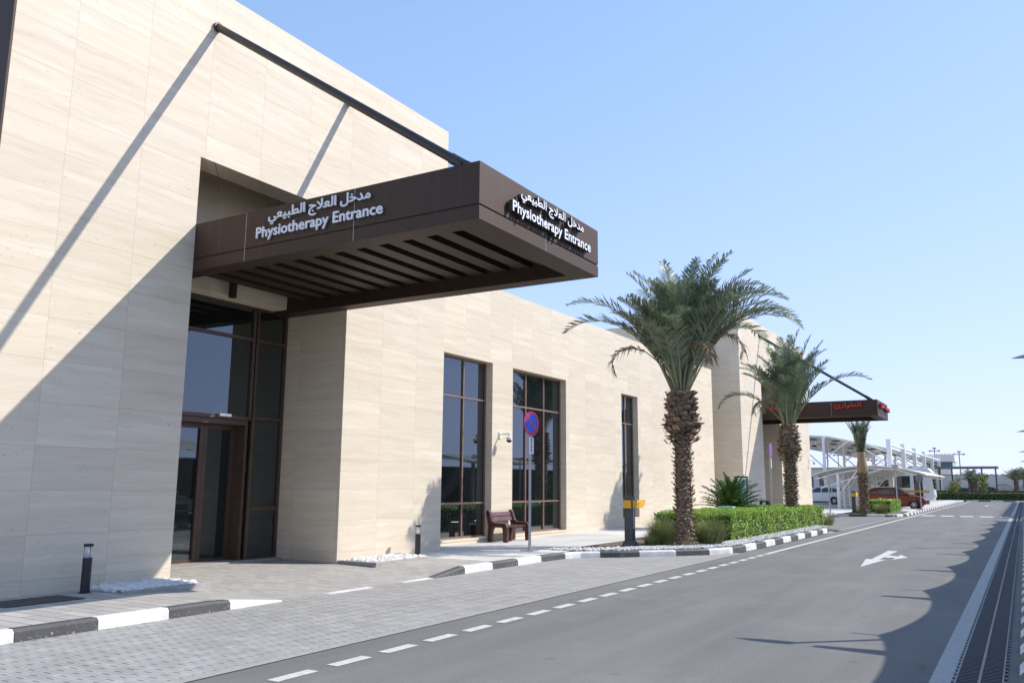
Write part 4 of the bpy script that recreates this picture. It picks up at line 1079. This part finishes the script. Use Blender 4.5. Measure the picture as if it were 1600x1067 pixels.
def tree(loc, h, cr, label, seed, mat='ytree'):
    random.seed(seed); t = thing('young_tree', label, 'tree', loc, 'young trees by the far hedge'); x, y, z = loc
    g = MB(); g.tube(loc, (x+.05, y, z+h*.6), .05, .03, 6)
    for k in range(6): a = ru(0, 6.28); g.tube((x+.03, y, z+h*ru(.35, .6)), (x+cr*.6*cos(a), y+cr*.6*sin(a), z+h*ru(.6, .95)), .022, .01, 5)
    g.build('trunk', 'trunkb', t); g = MB()
    cl = [(ru(-.6, .6)*cr, ru(-.6, .6)*cr, h*ru(.4, .95)) for _ in range(9)]
    for k in range(1300):
        c = random.choice(cl); d = Vector((random.gauss(0, 1), random.gauss(0, 1), random.gauss(0, .8)))*cr*.27; q = Vector((x+c[0], y+c[1], z+c[2]))+d
        s = Vector((ru(-1, 1), ru(-1, 1), ru(-1, 1))).normalized(); u = s.orthogonal().normalized(); g.add([q-s*.07, q+u*.05, q+s*.07, q-u*.05], [(0, 1, 2, 3)])
    g.build('crown', mat, t)
tree((-7.15, 114.6, .1), 2.6, .75, 'leafy yellow-green young tree at the left end of the far hedge', 61)
tree((-4.05, 114.4, .1), 3.2, .55, 'slender tall young tree with thin yellowish crown in the far hedge', 62)
def flood_mast(x, y, h, label):
    t = thing('light_mast', label, 'light mast', (x, y, 0), 'light masts on the skyline'); g = MB(); g.tube((x, y, 0), (x, y, h), .12, .07, 8); g.build('pole', 'bollard', t)
    g = MB(); g.box(x-.9, x+.9, y-.1, y+.1, h-.55, h-.42); g.box(x-.3, x+.3, y-.3, y+.3, h-.1, h+.1)
    for k in (-.8, .8): g.box(x+k-.15, x+k+.15, y-.15, y+.15, h-.62, h-.35)
    g.build('lamp_heads', 'bollard', t)
flood_mast(-14.3, 180, 9.0, 'light mast rising above the pale building with teal windows')
flood_mast(-10.0, 178, 8.2, 'light mast right of the pale building with teal windows')
flood_mast(-25.9, 182, 7.4, 'light mast behind the braces of the tall white canopy')
flood_mast(-32., 180, 8.4, 'light mast far left beside the round sign post')

# ================================================================== right hand shade canopies and lamps
def shade_bay(y0, label):
    t = thing('shade_canopy', label, 'shade canopy', (3.8, y0, .12), 'fabric shade canopies over the right-hand bays')
    h = 2.9; P = 4.66; g = MB(); n = 14; m = 6
    vs = []
    for j in range(m+1):
        for i in range(n+1):
            s = i/n; y = y0+P*s; xe_ = 1.14+.30*sin(pi*s)**.75; x = xe_+(13.5-xe_)*j/m  # fabric stretched further back to block sky and deepen the road's shade
            z = h+.9*sin(pi*(j/m)*.55)**.9-.18*sin(pi*s)*(1-abs(2*j/m-1)); vs.append((x, y, z))
    g.add(vs, [(j*(n+1)+i, j*(n+1)+i+1, (j+1)*(n+1)+i+1, (j+1)*(n+1)+i) for j in range(m) for i in range(n)]); g.build('fabric', 'fabricr', t, smooth=True)
    yb = y0-1.03
    g = MB(); g.tube((.69, yb, h-.02), (1.3, yb, h), .05, .10, 10); g.tube((1.3, yb, h), (4.4, yb, h+.55), .10, .12, 10); g.build('beam', 'white', t)
    g = MB(); g.tube((4.4, yb, .12), (4.4, yb, h+.55), .13, n=12); g.build('post', 'white', t)
    g = MB(); g.tube((.85, y0, h-.02), (1.3, y0, h+.02), .015, .02, 6); g.build('cable_anchor', 'galv', t)
k = -3; idx = 0
while True:
    y0 = 12.38+4.66*k
    if y0 > 108: break
    if not (49.0 < y0 < 51.5): shade_bay(y0, 'grey fabric shade canopy right of the road, one bay of a long row')
    k += 1
t = thing('sky_block_wall', 'added sky-blocking wall behind the right-hand parking bays, out of view, darkens window reflections', 'wall', (15, 50, .12))  # unseen wall added to block low sky and darken the reflections
g = MB(); g.box(15, 15.3, -10, 110, .12, 3.0); g.build('wall', 'trunkb', t); g = MB(); g.box(14.95, 15.35, -10, 110, 3.0, 3.1); g.build('coping', 'curbconc', t)
def street_lamp(x, y, label):
    t = thing('street_lamp', label, 'street lamp', (x+.6, y, .12), 'street lamps leaning over the right kerb')
    z = 3.13
    g = MB(); g.tube((x+.60, y, .12), (x+.60, y, z-.02), .04, n=10); g.build('pole', 'galv', t)
    g = MB(); pts = []
    for i in range(13):
        s = i/12; pts.append((x+.62*s, .0, .085*sin(pi*min(1, s*.62+.02))))
    for i in range(12):
        (xa, _, za), (xb_, _, zb_) = pts[i], pts[i+1]; wa = .085*sin(pi*min(.62, (i/12)*.62+.02)); wb = .085*sin(pi*min(.62, ((i+1)/12)*.62+.02))
        g.add([(xa, y-wa, z), (xb_, y-wb, z), (xb_, y+wb, z), (xa, y+wa, z), (xa, y-wa*.5, z+za), (xb_, y-wb*.5, z+zb_), (xb_, y+wb*.5, z+zb_), (xa, y+wa*.5, z+za)],
              [(3, 2, 1, 0), (4, 5, 6, 7), (0, 1, 5, 4), (2, 3, 7, 6), (0, 4, 7, 3), (1, 2, 6, 5)])
    g.build('lamp_head', 'galv', t)
for x, y, lab in ((.06, 11.6, 'highest grey street lamp head showing at the right edge'), (.0, 27.4, 'second highest street lamp head at the right edge'),
                  (-.04, 43.2, 'third street lamp head down at the right edge'), (-.08, 59.4, 'lowest street lamp head at the right edge, above the palms')):
    street_lamp(x, y, lab)
for o in bpy.data.objects:
    if '_ofs' in o: del o['_ofs']
